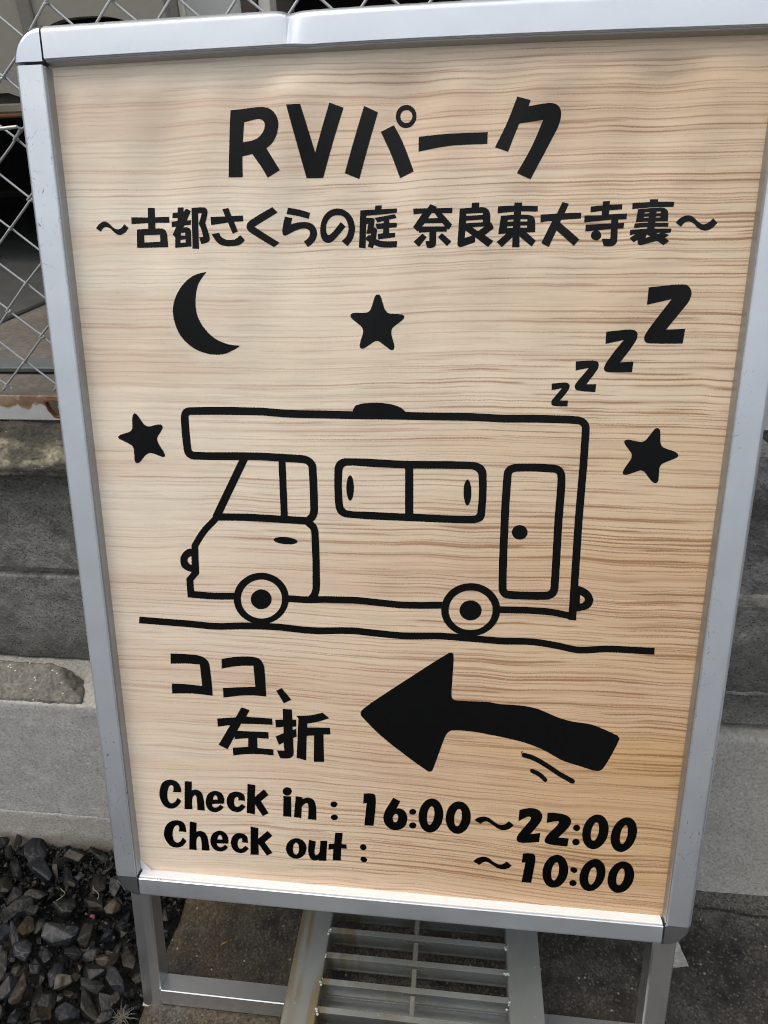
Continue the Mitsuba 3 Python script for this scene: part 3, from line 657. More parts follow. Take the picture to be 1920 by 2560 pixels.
PRINT = '''letter|black letter R starting the top line|1476,7197 1598,7194 1603,7353 1689,7369 1765,7266 1814,7185 1919,7241 1813,7407 1839,7422 1856,7435 1873,7452 1888,7471 1900,7491 1913,7521 1923,7561 1925,7580 1923,7606 1918,7623 1911,7639 1900,7656 1887,7672 1872,7685 1854,7697 1833,7706 1811,7712 1787,7716 1749,7719 1704,7717 1520,7700/1629,7610 1687,7622 1740,7630 1761,7629 1782,7621 1791,7615 1798,7607 1803,7599 1807,7584 1805,7568 1802,7554 1788,7529 1771,7510 1757,7498 1741,7488 1724,7480 1684,7469 1612,7459
letter|black letter V in the top line|1997,7716 2139,7179 2282,7177 2462,7689 2348,7727 2221,7367 2115,7715
kana|black katakana pa in the top line|3046,7650 3034,7674 3025,7685 3015,7694 3003,7701 2991,7707 2978,7710 2965,7712 2952,7711 2939,7708 2926,7704 2915,7697 2905,7689 2897,7679 2885,7655 2881,7629 2882,7615 2890,7590 2906,7567 2916,7558 2928,7551 2940,7545 2953,7542 2966,7540 2980,7541 2993,7544 3005,7548 3016,7555 3026,7564 3042,7585 3047,7597 3050,7624/3014,7610 3007,7596 3002,7591 2990,7582 2983,7580 2968,7578 2953,7581 2939,7588 2933,7593 2924,7606 2921,7613 2919,7620 2919,7635 2923,7650 2932,7661 2938,7666 2952,7673 2967,7674 2982,7672 2989,7668 3002,7659 3011,7647 3016,7632 3016,7617|2762,7514 2830,7381 2860,7315 2923,7162 3035,7210 2977,7353 2939,7438 2914,7486 2867,7565|2587,7158 2738,7657 2627,7702 2467,7204
kana|black long vowel bar in the top line|3071,7467 3072,7356 3227,7374 3331,7383 3444,7387 3623,7388 3624,7474
kana|black katakana ku ending the top line|3843,7720 3801,7606 3773,7538 3742,7471 3685,7361 3790,7325 3837,7451 3869,7529 4055,7554 4009,7438 3978,7369 3939,7294 3868,7170 3980,7126 4156,7464 4175,7504 4185,7535 4191,7562 4193,7590 4190,7610 4186,7622 4180,7634 4166,7649 4154,7657 4142,7663 4119,7668 4091,7669 4038,7664 3934,7649 3949,7691
wave_dash|black wave dash opening the second line|246,6820 288,6790 306,6812 320,6822 340,6828 360,6825 374,6819 389,6810 414,6784 430,6772 450,6762 467,6759 485,6764 513,6779 527,6792 548,6817 514,6848 497,6827 478,6813 460,6806 439,6808 423,6814 408,6823 380,6851 360,6865 344,6872 333,6874 312,6870 280,6854 266,6843
kanji|black kanji 古 in the second line|722,6903 578,6904 576,6848 720,6858 718,6810 620,6805 609,6654 893,6656 890,6746 887,6768 880,6786 869,6800 848,6810 821,6813 783,6812 784,6859 914,6856 912,6904 783,6905 785,6979 725,6981/823,6761 822,6702 678,6698 679,6758
kanji|black kanji 都 in the second line|1114,6641 1172,6638 1183,6924 1218,6926 1197,6870 1182,6843 1202,6801 1217,6735 1179,6732 1195,6677 1229,6683 1249,6689 1262,6696 1272,6706 1275,6724 1272,6747 1243,6845 1267,6911 1270,6929 1270,6941 1267,6952 1263,6958 1256,6963 1244,6968 1230,6970 1204,6971 1127,6967|944,6893 991,6894 991,6869 935,6864 934,6821 976,6822 939,6759 962,6735 957,6649 1106,6659 1109,6759 1109,6783 1106,6796 1098,6806 1083,6814 1067,6816 1040,6815 1055,6831 1111,6834 1116,6871 1077,6871 1119,6944 1076,6966 1052,6939 1053,6976 998,6977 996,6937 947,6935/1055,6691 1008,6690 1010,6714 1057,6718/1014,6748 1016,6770 1056,6772 1055,6749
kana|black hiragana sa in the second line|1305,6735 1329,6698 1352,6677 1374,6666 1418,6656 1447,6654 1476,6655 1511,6657 1536,6662 1551,6667 1563,6674 1578,6687 1592,6702 1553,6742 1526,6720 1502,6709 1489,6706 1460,6704 1424,6708 1400,6718 1384,6728 1372,6741 1360,6766 1294,6754|1295,6828 1447,6845 1485,6755 1533,6771 1502,6849 1585,6851 1584,6897 1483,6895 1457,6960 1403,6950 1426,6894 1294,6892
kana|black hiragana ku in the second line|1840,6960 1730,6903 1645,6857 1632,6847 1622,6836 1614,6820 1612,6807 1614,6795 1619,6783 1629,6771 1643,6760 1726,6709 1840,6643 1888,6679 1681,6805 1883,6918
kana|black hiragana ra in the second line|1941,6887 1923,6822 1914,6778 1915,6755 1917,6749 1924,6741 1935,6736 1948,6738 2024,6775 2060,6788 2089,6793 2117,6792 2134,6785 2144,6777 2151,6762 2152,6749 2147,6734 2136,6717 2122,6705 2096,6689 2130,6643 2168,6669 2188,6687 2197,6699 2207,6718 2213,6739 2214,6757 2211,6776 2204,6793 2193,6810 2179,6824 2167,6831 2146,6838 2117,6843 2094,6844 2046,6841 1990,6827 2003,6876|1957,6907 2056,6891 2144,6868 2158,6914 2103,6931 2070,6940 2033,6947 1970,6957
kana|black hiragana no in the second line|2424,6835 2363,6770 2348,6755 2327,6740 2318,6736 2310,6737 2303,6743 2297,6757 2293,6791 2298,6817 2306,6836 2314,6849 2324,6860 2335,6870 2347,6877 2360,6883 2374,6886 2395,6888 2422,6886 2434,6882 2446,6877 2464,6860 2477,6838 2486,6809 2488,6778 2482,6749 2472,6729 2458,6711 2428,6685 2478,6644 2512,6684 2523,6702 2532,6720 2540,6750 2544,6770 2544,6790 2542,6811 2534,6841 2526,6861 2515,6878 2501,6894 2486,6907 2459,6924 2442,6932 2424,6937 2405,6939 2386,6940 2356,6935 2337,6929 2319,6921 2303,6910 2288,6897 2270,6874 2256,6847 2249,6827 2244,6805 2241,6772 2243,6746 2246,6728 2252,6711 2264,6693 2275,6685 2287,6678 2300,6674 2317,6673 2328,6676 2344,6682 2371,6702 2412,6742 2463,6798
kanji|black kanji 庭 in the second line|2575,6632 2633,6625 2639,6814 2658,6816 2639,6739 2677,6740 2676,6725 2662,6732 2636,6709 2636,6694 2663,6673 2650,6638 2695,6624 2705,6650 2747,6635 2783,6628 2826,6626 2899,6627 2903,6676 2825,6676 2777,6679 2756,6683 2722,6697 2730,6739 2731,6765 2729,6774 2718,6787 2702,6791 2711,6827 2712,6842 2711,6852 2704,6858 2692,6862 2671,6864 2641,6862 2641,6879 2899,6897 2899,6930 2769,6928 2772,6959 2717,6957 2714,6926 2591,6922|2784,6836 2787,6820 2719,6817 2721,6807 2730,6773 2784,6775 2782,6742 2738,6736 2741,6692 2885,6707 2885,6741 2834,6740 2834,6781 2900,6783 2899,6820 2835,6819 2835,6846 2898,6856 2880,6887 2711,6862 2735,6824
kanji|black kanji 奈 in the second line|3038,6881 3112,6887 3036,6784 3075,6747 3085,6756 3085,6738 3171,6744 3172,6674 3139,6673 3155,6621 3184,6619 3201,6621 3215,6626 3225,6636 3229,6655 3229,6745 3316,6744 3317,6769 3332,6758 3360,6796 3273,6887 3359,6885 3358,6924 3228,6925 3229,6936 3175,6957 3155,6926 3035,6926/3277,6811 3300,6786 3109,6787 3133,6811/3241,6850 3161,6849 3188,6889 3211,6889|3357,6668 3277,6734 3244,6703 3321,6633|3150,6704 3115,6732 3041,6669 3087,6628
kanji|black kanji 良 in the second line|3419,6917 3407,6651 3409,6637 3418,6625 3428,6622 3453,6626 3552,6657 3552,6695 3661,6617 3702,6663 3631,6708 3702,6760 3679,6804 3670,6805 3669,6849 3666,6868 3661,6884 3650,6902 3633,6913 3604,6921 3574,6921 3576,6956 3516,6956 3515,6920/3573,6741 3525,6772 3626,6775/3473,6804 3473,6823 3610,6827 3610,6807/3472,6875 3607,6878 3607,6863 3473,6860/3528,6709 3466,6693 3470,6749
kanji|black kanji 東 in the second line|3859,6884 3860,6861 3755,6853 3739,6714 3804,6719 3729,6655 3774,6615 3856,6691 3858,6615 3919,6614 3914,6697 4018,6619 4049,6663 3969,6728 4039,6730 4037,6796 4031,6830 4026,6840 4021,6846 4013,6851 3999,6857 3968,6862 3917,6862 3916,6887 4052,6886 4050,6927 3923,6929 3921,6952 3859,6952 3859,6930 3729,6924 3726,6871/3915,6811 3915,6829 3971,6829 3971,6811/3971,6780 3972,6764 3915,6764 3917,6780/3812,6821 3857,6826 3858,6811 3810,6808/3857,6763 3810,6760 3809,6773 3856,6776
kanji|black kanji 大 in the second line|4245,6955 4206,6868 4076,6863 4079,6803 4129,6811 4171,6812 4094,6645 4156,6613 4211,6740 4358,6619 4398,6669 4236,6800 4244,6820 4398,6827 4399,6871 4268,6870 4297,6941
kanji|black kanji 寺 in the second line|4563,6922 4471,6916 4471,6872 4561,6881 4562,6849 4426,6849 4427,6797 4638,6813 4639,6785 4441,6780 4441,6727 4508,6733 4494,6721 4490,6711 4488,6699 4491,6686 4498,6675 4508,6667 4526,6659 4539,6659 4551,6663 4564,6675 4569,6685 4570,6697 4567,6709 4560,6720 4551,6729 4537,6735 4640,6744 4642,6670 4576,6670 4595,6614 4638,6611 4662,6613 4671,6616 4683,6624 4692,6635 4695,6644 4696,6691 4693,6744 4738,6744 4739,6786 4694,6785 4692,6813 4755,6813 4755,6856 4616,6854 4617,6884 4714,6888 4714,6927 4617,6926 4618,6953 4563,6952
kanji|black kanji 裏 in the second line|4792,6887 4951,6896 5109,6897 5110,6934 4983,6936 4983,6955 4920,6956 4922,6935 4791,6933|4918,6737 4790,6732 4788,6691 4832,6697 4789,6669 4823,6636 4851,6654 4852,6640 4856,6623 4865,6616 4877,6613 4900,6617 4949,6631 5002,6644 5057,6611 5101,6642 5063,6667 5095,6687 5057,6702 5105,6705 5107,6736 4974,6737 4974,6750 5078,6749 5081,6778 4976,6781 4975,6791 5073,6791 5073,6825 5071,6846 5066,6866 5059,6876 5051,6882 5038,6888 5024,6891 5005,6892 4922,6890 4836,6884 4826,6787 4919,6791 4920,6783 4819,6779 4816,6744 4916,6750/5011,6851 4979,6850 4980,6863 5011,6863/4978,6828 5012,6828 5011,6820 4976,6818/5008,6696 4990,6703 5022,6705/4919,6693 4947,6678 4911,6669/4887,6851 4890,6860 4923,6861 4924,6853/4923,6827 4922,6819 4884,6817 4886,6826
wave_dash|black wave dash closing the second line|5137,6781 5182,6750 5197,6769 5212,6782 5232,6790 5249,6790 5262,6785 5275,6778 5288,6768 5311,6746 5330,6734 5354,6723 5373,6720 5387,6721 5400,6724 5424,6735 5441,6749 5464,6778 5426,6810 5407,6789 5389,6776 5370,6769 5359,6767 5348,6769 5332,6775 5313,6788 5281,6816 5270,6824 5247,6833 5230,6836 5217,6834 5203,6831 5177,6819 5157,6804
moon|black crescent moon|1227,6449 1175,6439 1142,6431 1109,6419 1094,6411 1048,6380 1020,6355 994,6328 961,6284 942,6253 926,6220 913,6186 905,6155 900,6122 900,6090 902,6057 909,6019 919,5981 932,5945 950,5910 984,5865 1011,5839 1041,5814 1072,5794 1105,5778 1140,5764 1194,5750 1226,5745 1260,5743 1293,5743 1338,5748 1372,5757 1415,5775 1447,5791 1497,5822 1420,5828 1375,5837 1318,5857 1277,5878 1237,5907 1211,5931 1188,5957 1158,5996 1144,6021 1131,6048 1121,6075 1114,6104 1109,6149 1111,6209 1122,6278 1138,6328 1153,6358 1182,6399
star|black star left of the camper drawing|438,5206 429,5200 422,5192 413,5171 409,5144 405,5074 398,5052 383,5038 363,5028 289,5005 269,4997 258,4989 253,4983 251,4977 252,4971 263,4960 352,4920 380,4903 388,4896 397,4875 400,4851 396,4776 398,4755 404,4739 414,4732 427,4732 443,4739 462,4756 494,4794 511,4811 530,4824 551,4832 565,4833 591,4827 665,4798 681,4795 693,4798 698,4804 700,4812 697,4829 685,4855 653,4910 641,4941 637,4961 639,4975 647,4992 676,5030 700,5068 703,5081 701,5091 690,5101 669,5106 644,5103 583,5086 564,5085 546,5089 530,5098 516,5112 473,5179 459,5196 450,5204
star|black star above the camper drawing|2737,6251 2723,6247 2714,6237 2706,6219 2692,6172 2677,6133 2671,6122 2660,6111 2647,6104 2633,6101 2603,6099 2544,6101 2514,6098 2508,6095 2502,6090 2497,6079 2497,6072 2502,6060 2514,6047 2569,6005 2588,5989 2600,5974 2606,5963 2609,5946 2607,5928 2587,5870 2577,5829 2579,5812 2587,5801 2596,5797 2612,5799 2633,5810 2703,5856 2718,5862 2734,5863 2745,5861 2759,5854 2845,5791 2857,5787 2868,5787 2875,5791 2879,5796 2883,5808 2884,5820 2879,5844 2864,5895 2859,5916 2857,5939 2860,5958 2865,5969 2874,5978 2895,5996 2940,6028 2961,6046 2968,6058 2969,6067 2965,6073 2959,6079 2944,6085 2918,6088 2848,6093 2831,6097 2821,6103 2805,6121 2793,6143 2770,6217 2760,6240 2750,6249
star|black star right of the camper drawing|5170,5137 5157,5134 5146,5125 5091,5042 5078,5027 5064,5018 5048,5013 5029,5014 4961,5029 4934,5033 4916,5030 4909,5026 4904,5019 4903,5008 4909,4996 4920,4979 4968,4919 4976,4903 4978,4892 4977,4876 4969,4852 4933,4793 4917,4758 4915,4738 4918,4728 4922,4725 4935,4720 4954,4722 4980,4731 5042,4757 5064,4762 5079,4761 5089,4757 5104,4744 5152,4686 5172,4664 5189,4653 5198,4651 5207,4652 5214,4655 5219,4662 5225,4678 5225,4706 5221,4774 5223,4794 5230,4810 5242,4824 5258,4835 5336,4870 5355,4882 5365,4891 5368,4899 5366,4908 5361,4917 5347,4927 5325,4939 5270,4956 5244,4966 5231,4973 5222,4982 5213,4998 5204,5024 5200,5075 5195,5113 5191,5122 5185,5130 5176,5136
letter|largest of the four slanting letters z|4975,6290 4977,6154 5167,6197 5063,6042 5006,5951 4990,5918 4984,5900 4984,5884 4991,5865 4997,5858 5005,5852 5014,5849 5029,5846 5133,5843 5296,5844 5302,5963 5151,5956 5291,6154 5307,6181 5319,6218 5321,6241 5316,6263 5305,6283 5289,6299 5277,6306 5263,6310 5241,6312 5177,6310
letter|second largest of the four slanting letters z|4672,5941 4674,5841 4820,5873 4750,5777 4697,5694 4685,5669 4679,5648 4679,5635 4684,5623 4690,5616 4697,5612 4720,5607 4793,5605 4914,5608 4918,5697 4809,5689 4877,5791 4917,5860 4925,5880 4929,5902 4928,5919 4920,5938 4908,5948 4896,5953 4865,5958 4823,5956
letter|second smallest of the four slanting letters z|4441,5697 4444,5621 4551,5641 4461,5524 4452,5510 4448,5498 4446,5489 4448,5474 4452,5465 4457,5459 4464,5455 4479,5451 4533,5444 4622,5439 4624,5507 4542,5505 4597,5584 4625,5630 4631,5646 4633,5661 4632,5675 4626,5688 4618,5695 4610,5699 4581,5704
letter|smallest of the four slanting letters z|4251,5509 4253,5452 4339,5470 4264,5373 4258,5359 4256,5346 4257,5338 4261,5328 4271,5320 4292,5317 4336,5314 4395,5315 4397,5366 4330,5366 4371,5419 4395,5457 4401,5472 4403,5483 4402,5494 4398,5502 4384,5514 4376,5517 4359,5519
camper_outline|black line drawing of a camper van seen from the side|2967,5269 2948,5284 2928,5294 2902,5304 2862,5315 2817,5322 2782,5326 2710,5328 2618,5323 2582,5317 2547,5307 2534,5300 2525,5288 2510,5259 2510,5251 1952,5255 1875,5258 1677,5271 1396,5275 1154,5273 983,5269 965,5267 945,5262 924,5250 905,5230 899,5219 892,5198 887,5171 884,5096 884,4996 889,4869 896,4836 908,4813 917,4804 926,4796 947,4785 968,4779 989,4777 1155,4776 1424,4782 1125,4229 1131,4227 1126,4218 1109,4199 1021,4113 976,4056 935,3995 891,3924 889,3889 854,3884 838,3877 824,3867 798,3842 774,3803 766,3777 765,3746 771,3712 780,3692 798,3675 810,3667 836,3655 874,3645 813,3575 812,3374 973,3367 1072,3365 1168,3367 1289,3374 1289,3386 1295,3429 1300,3447 1112,3438 1016,3439 884,3444 884,3554 949,3630 959,3910 1017,4001 1070,4070 1156,4154 1180,4182 1443,4191 1580,4190 2037,4175 2081,4136 2088,4127 2094,4104 2096,4074 2098,3815 2093,3562 2091,3527 2084,3496 2071,3469 2045,3441 1950,3442 1850,3446 1852,3412 1847,3374 2026,3369 2208,3380 2509,3385 2593,3382 2933,3360 3041,3360 3189,3366 3346,3375 3348,3406 3357,3446 3139,3434 2993,3430 2910,3432 2542,3456 2223,3451 2141,3447 2148,3462 2157,3492 2163,3522 2166,3564 2170,3819 2167,4080 2164,4119 2153,4160 2139,4182 2115,4205 2134,4224 2151,4252 2162,4284 2167,4316 2169,4465 2164,4723 2159,4757 2148,4779 2126,4805 2097,4825 2072,4834 2031,4841 1755,4853 1593,4857 1376,4855 1106,4850 1000,4852 981,4855 971,4862 967,4871 963,4939 961,5101 963,5172 965,5187 969,5195 987,5198 1230,5202 1551,5202 1670,5200 1867,5187 1947,5184 2364,5181 3577,5177 3866,5166 4116,5169 4324,5169 4409,5167 4493,5162 4506,5159 4518,5152 4526,5144 4531,5134 4533,5121 4537,4815 4534,4294 4543,3394 4434,3414 4324,3425 4143,3428 3902,3424 3906,3389 3905,3354 4175,3359 4344,3354 4407,3349 4492,3335 4544,3324 4544,3316 4616,3314 4615,3403 4628,3405 4683,3421 4719,3439 4736,3456 4747,3475 4754,3496 4757,3519 4754,3542 4746,3564 4734,3585 4711,3612 4694,3627 4665,3642 4630,3657 4611,3659 4603,4291 4604,4811 4600,5114 4599,5132 4594,5151 4586,5171 4573,5190 4547,5212 4517,5225 4496,5230 4408,5235 4321,5237 4112,5238 3864,5235 3577,5246 2986,5249/4672,3546 4682,3528 4681,3519 4676,3509 4661,3492 4638,3484 4633,3573 4654,3561/1871,4774 2033,4766 2057,4761 2070,4753 2078,4746 2085,4738 2089,4727 2094,4460 2092,4318 2089,4299 2081,4276 2072,4265 2053,4251 2055,4247 1873,4253/1805,4255 1540,4264 1449,4264 1228,4258 1509,4783 1610,4783 1803,4777/861,3727 852,3734 843,3750 840,3763 841,3775 845,3785 855,3797 883,3813 879,3719
wheel_drawing|front wheel of the camper drawing|1826,3533 1805,3568 1778,3599 1746,3625 1709,3645 1670,3660 1628,3668 1585,3669 1541,3664 1498,3653 1456,3635 1418,3611 1383,3582 1352,3549 1327,3512 1308,3472 1295,3429 1289,3386 1290,3344 1298,3302 1313,3263 1334,3227 1361,3195 1394,3168 1431,3147 1463,3136 1640,3139 1647,3141 1689,3160 1727,3185 1762,3214 1792,3249 1816,3287 1835,3327 1847,3369 1852,3412 1850,3454 1841,3495/1757,3308 1738,3279 1716,3253 1690,3231 1661,3212 1630,3198 1597,3189 1564,3185 1531,3186 1499,3192 1469,3203 1441,3219 1417,3239 1397,3263 1381,3290 1370,3320 1364,3351 1363,3383 1367,3416 1377,3448 1391,3478 1410,3506 1433,3532 1459,3554 1488,3571 1519,3585 1551,3594 1584,3598 1616,3596 1647,3590 1677,3579 1704,3564 1728,3544 1748,3521 1764,3494 1775,3465 1782,3434 1783,3402 1779,3370 1770,3338|1677,3411 1674,3427 1660,3456 1638,3478 1609,3491 1576,3495 1560,3493 1527,3481 1513,3472 1488,3448 1478,3434 1466,3402 1465,3369 1473,3338 1481,3324 1504,3302 1533,3288 1549,3285 1583,3287 1615,3298 1630,3308 1655,3332 1671,3362 1676,3379
wheel_drawing|rear wheel of the camper drawing|3870,3511 3846,3546 3817,3577 3783,3603 3745,3623 3704,3638 3662,3646 3618,3647 3575,3642 3533,3630 3493,3613 3456,3589 3423,3560 3396,3526 3374,3489 3358,3448 3348,3406 3346,3363 3350,3320 3361,3278 3379,3239 3404,3203 3434,3171 3468,3144 3507,3123 3523,3117 3693,3109 3723,3118 3764,3136 3800,3161 3833,3191 3860,3226 3881,3264 3896,3304 3904,3347 3906,3389 3901,3432 3889,3473/3817,3286 3801,3258 3780,3232 3756,3210 3729,3191 3699,3177 3667,3168 3634,3164 3601,3164 3569,3170 3538,3181 3509,3197 3484,3217 3461,3241 3443,3268 3430,3297 3421,3328 3418,3360 3420,3393 3427,3424 3438,3454 3455,3483 3475,3508 3500,3530 3527,3547 3557,3561 3588,3570 3621,3574 3653,3572 3685,3566 3715,3556 3744,3540 3769,3521 3791,3498 3809,3471 3823,3443 3832,3412 3835,3380 3834,3348 3828,3316|3730,3390 3718,3420 3709,3434 3685,3455 3656,3469 3623,3472 3607,3470 3576,3459 3562,3450 3539,3426 3525,3396 3521,3364 3522,3348 3534,3317 3554,3292 3567,3282 3597,3268 3630,3265 3646,3267 3678,3279 3704,3299 3714,3312 3728,3342 3732,3374
ground_line|long wavy black line under the camper drawing|269,3066 765,3051 1043,3038 1148,3041 1337,3057 1524,3064 1662,3066 1753,3064 1977,3047 2068,3043 2172,3046 2377,3059 2477,3062 2536,3060 2687,3049 2820,3042 2959,3037 3037,3038 3250,3050 3333,3053 3458,3049 3920,3028 3991,3028 4158,3036 4222,3036 4303,3030 4384,3020 4465,3008 4603,2981 4661,2975 4732,2978 4898,3000 4956,3004 5062,3005 5358,3002 5355,3072 5059,3075 4951,3073 4890,3069 4724,3048 4660,3045 4609,3050 4474,3077 4391,3089 4308,3100 4223,3106 4155,3106 3989,3099 3921,3099 3462,3120 3335,3124 3249,3121 3038,3110 2962,3109 2827,3114 2543,3132 2481,3134 2378,3131 2174,3118 2074,3116 1986,3119 1762,3137 1669,3139 1529,3138 1341,3131 1152,3114 1052,3112 777,3125 281,3140
window_drawing|side window of the camper drawing|2401,4813 2381,4803 2363,4790 2351,4774 2338,4745 2333,4725 2330,4672 2327,4543 2331,4413 2335,4359 2339,4337 2352,4306 2365,4288 2382,4274 2402,4264 2423,4258 2445,4254 2649,4243 3304,4232 3540,4233 3629,4237 3664,4244 3685,4253 3704,4267 3710,4274 3719,4290 3724,4309 3726,4329 3732,4474 3731,4608 3725,4707 3717,4738 3701,4766 3685,4781 3654,4798 3619,4807 3530,4810 3375,4811 3140,4806 2983,4806 2849,4810 2647,4819 2511,4822 2433,4821/3061,4734 3557,4743 3592,4740 3610,4736 3625,4729 3638,4718 3648,4705 3653,4690 3658,4647 3663,4562 3663,4476 3657,4347 3654,4334 3647,4321 3637,4312 3625,4308 3486,4303 3277,4304 3066,4311/2990,4309 2688,4316 2506,4317 2446,4325 2439,4327 2426,4336 2411,4356 2407,4372 2400,4456 2399,4540 2401,4623 2407,4706 2414,4728 2424,4740 2436,4748 2442,4750 2504,4754 2689,4742 2986,4734|3592,4565 3586,4599 3572,4635 3561,4647 3555,4648 3550,4646 3540,4634 3528,4597 3524,4563 3524,4525 3527,4488 3537,4439 3547,4416 3552,4409 3558,4405 3563,4403 3569,4405 3579,4417 3591,4455 3595,4508|2512,4561 2506,4613 2499,4639 2494,4649 2484,4661 2478,4662 2472,4660 2461,4648 2452,4626 2443,4578 2440,4540 2442,4503 2450,4454 2459,4432 2469,4420 2475,4419 2481,4421 2486,4425 2496,4443 2501,4455 2510,4504
door_drawing|door with round knob of the camper drawing|3874,4620 3870,4373 3873,3870 3880,3620 3883,3589 3891,3562 3905,3539 3925,3519 3947,3509 3974,3504 4118,3501 4247,3503 4334,3509 4357,3514 4376,3523 4400,3540 4417,3562 4428,3589 4433,3627 4432,3818 4426,4286 4428,4526 4427,4622 4422,4694 4417,4719 4408,4741 4392,4765 4377,4778 4354,4791 4321,4799 4223,4804 4143,4805 4025,4802 3962,4796 3939,4789 3916,4777 3900,4762 3888,4744 3883,4732 3878,4708/3943,4420 3949,4697 3954,4713 3967,4721 3992,4727 4069,4731 4147,4732 4301,4728 4322,4726 4337,4721 4344,4714 4348,4706 4352,4693 4355,4669 4357,4577 4354,4289 4360,3820 4360,3641 4359,3624 4355,3608 4349,3600 4338,3592 4323,3588 4242,3583 4118,3581 3979,3584 3964,3587 3959,3595 3955,3617 3951,3706 3945,3951|4118,4175 4115,4185 4104,4204 4088,4219 4067,4228 4045,4231 4034,4230 4013,4223 3996,4209 3989,4201 3980,4181 3978,4170 3979,4148 3982,4138 3993,4118 4010,4103 4020,4098 4041,4092 4064,4093 4084,4100 4094,4106 4109,4122 4118,4142 4120,4153
handle_drawing|door handle of the camper drawing|1959,4000 1958,4006 1948,4017 1928,4028 1882,4039 1846,4043 1792,4042 1761,4037 1738,4029 1731,4024 1723,4013 1728,4002 1743,3990 1755,3985 1784,3977 1837,3970 1891,3971 1922,3976 1944,3984 1952,3989
kana|black first katakana ko|579,2744 569,2627 745,2641 885,2638 893,2393 727,2401 564,2400 557,2283 695,2294 777,2297 861,2296 999,2286 998,2467 991,2616 988,2645 980,2671 975,2683 961,2701 944,2715 914,2730 890,2738 861,2743 736,2747
kana|black second katakana ko|1123,2718 1117,2608 1224,2634 1289,2646 1351,2653 1454,2659 1462,2419 1275,2404 1116,2384 1113,2272 1269,2304 1362,2316 1441,2320 1572,2316 1572,2484 1569,2637 1566,2658 1556,2688 1542,2717 1529,2732 1512,2745 1479,2755 1444,2760 1392,2760 1332,2756 1253,2746
comma|black slanting comma|1680,2388 1755,2248 1836,2293 1739,2422
kanji|black kanji 左 beside the arrow|1301,2173 1231,2050 1029,2021 1029,1924 1166,1953 1023,1705 1119,1659 1206,1820 1206,1788 1353,1812 1347,1706 1179,1682 1177,1588 1314,1615 1396,1624 1481,1627 1620,1621 1619,1694 1448,1699 1452,1822 1574,1818 1575,1898 1239,1891 1285,1977 1461,1987 1624,1987 1622,2062 1345,2064 1387,2145
kanji|black kanji 折 beside the arrow|1902,2081 1867,1612 1968,1586 1984,1883 2062,1892 2052,1576 2160,1585 2162,1912 2235,1918 2231,1997 1993,1982 1994,2029 2060,2043 2099,2055 2148,2073 2227,2109 2159,2167 2080,2141 2032,2128 1975,2119 1880,2109|1738,2054 1655,2049 1659,1960 1739,1972 1737,1897 1651,1852 1682,1752 1734,1785 1737,1687 1656,1684 1690,1592 1740,1592 1777,1597 1796,1603 1809,1610 1825,1626 1832,1638 1838,1667 1837,1847 1877,1866 1873,1956 1836,1942 1837,1980 1875,1984 1877,2061 1837,2060 1836,2182 1741,2182
arrow|big black arrow pointing left|3431,2912 3344,2850 3257,2785 2921,2524 2757,2394 2664,2317 2595,2256 2569,2229 2563,2219 2556,2201 2554,2179 2564,2156 2659,2050 2732,1976 2784,1928 2867,1857 3113,1664 3252,1566 3260,1563 3273,1564 3289,1572 3297,1584 3303,1598 3411,1970 3427,2011 3450,2041 3471,2057 3486,2062 3538,2066 3615,2065 3729,2057 3977,2019 4113,1994 4193,1976 4285,1948 4372,1915 4418,1893 4565,1810 4613,1789 4661,1774 4783,1741 4892,1707 4933,1702 4958,1705 4980,1718 4992,1732 5002,1749 5045,1848 5082,1945 5105,2012 5124,2084 5102,2113 4998,2161 4902,2201 4839,2221 4795,2228 4662,2240 4605,2252 4548,2266 4487,2287 4344,2348 4299,2361 4256,2370 4192,2378 4124,2383 3942,2384 3841,2400 3531,2399 3504,2403 3486,2412 3478,2424 3472,2439 3470,2465 3469,2509 3480,2830 3479,2884 3474,2904 3464,2914 3450,2917
motion_line|longer black motion line below the arrow|4192,1875 4184,1860 4183,1850 4190,1834 4191,1819 4193,1812 4203,1803 4283,1782 4340,1757 4456,1687 4561,1616 4699,1539 4705,1537 4717,1539 4727,1547 4730,1554 4732,1561 4730,1575 4723,1587 4718,1591 4583,1665 4479,1735 4395,1787 4322,1825 4283,1840 4217,1855 4205,1854 4195,1845 4193,1855 4198,1868 4198,1873
motion_line|shorter black motion line below the arrow|4291,1632 4345,1608 4371,1592 4391,1576 4427,1538 4432,1535 4443,1535 4453,1542 4456,1547 4459,1560 4456,1572 4425,1608 4402,1629 4383,1642 4352,1659 4310,1676 4299,1677 4289,1672 4285,1667 4283,1661 4282,1648 4287,1636
letter|black letter C of the check in line|560,1081 563,1117 560,1142 546,1179 529,1203 505,1220 476,1230 444,1231 412,1224 391,1214 371,1201 355,1184 339,1158 322,1114 311,1069 306,1034 307,999 314,964 327,927 338,905 353,887 369,875 396,863 426,860 453,865 479,878 504,898 528,926 555,969 513,1006 489,964 458,936 446,931 435,930 424,934 411,946 400,976 397,997 397,1029 407,1090 425,1139 436,1154 450,1164 460,1165 471,1157 477,1141 478,1123 475,1104 466,1078
letter|black letter h of the check in line|612,1226 582,868 674,875 672,942 679,1000 685,1019 694,1039 707,1055 716,1060 724,1053 731,1030 732,948 728,870 814,866 811,1001 804,1058 796,1084 787,1099 775,1111 745,1127 731,1129 717,1128 683,1115 692,1227
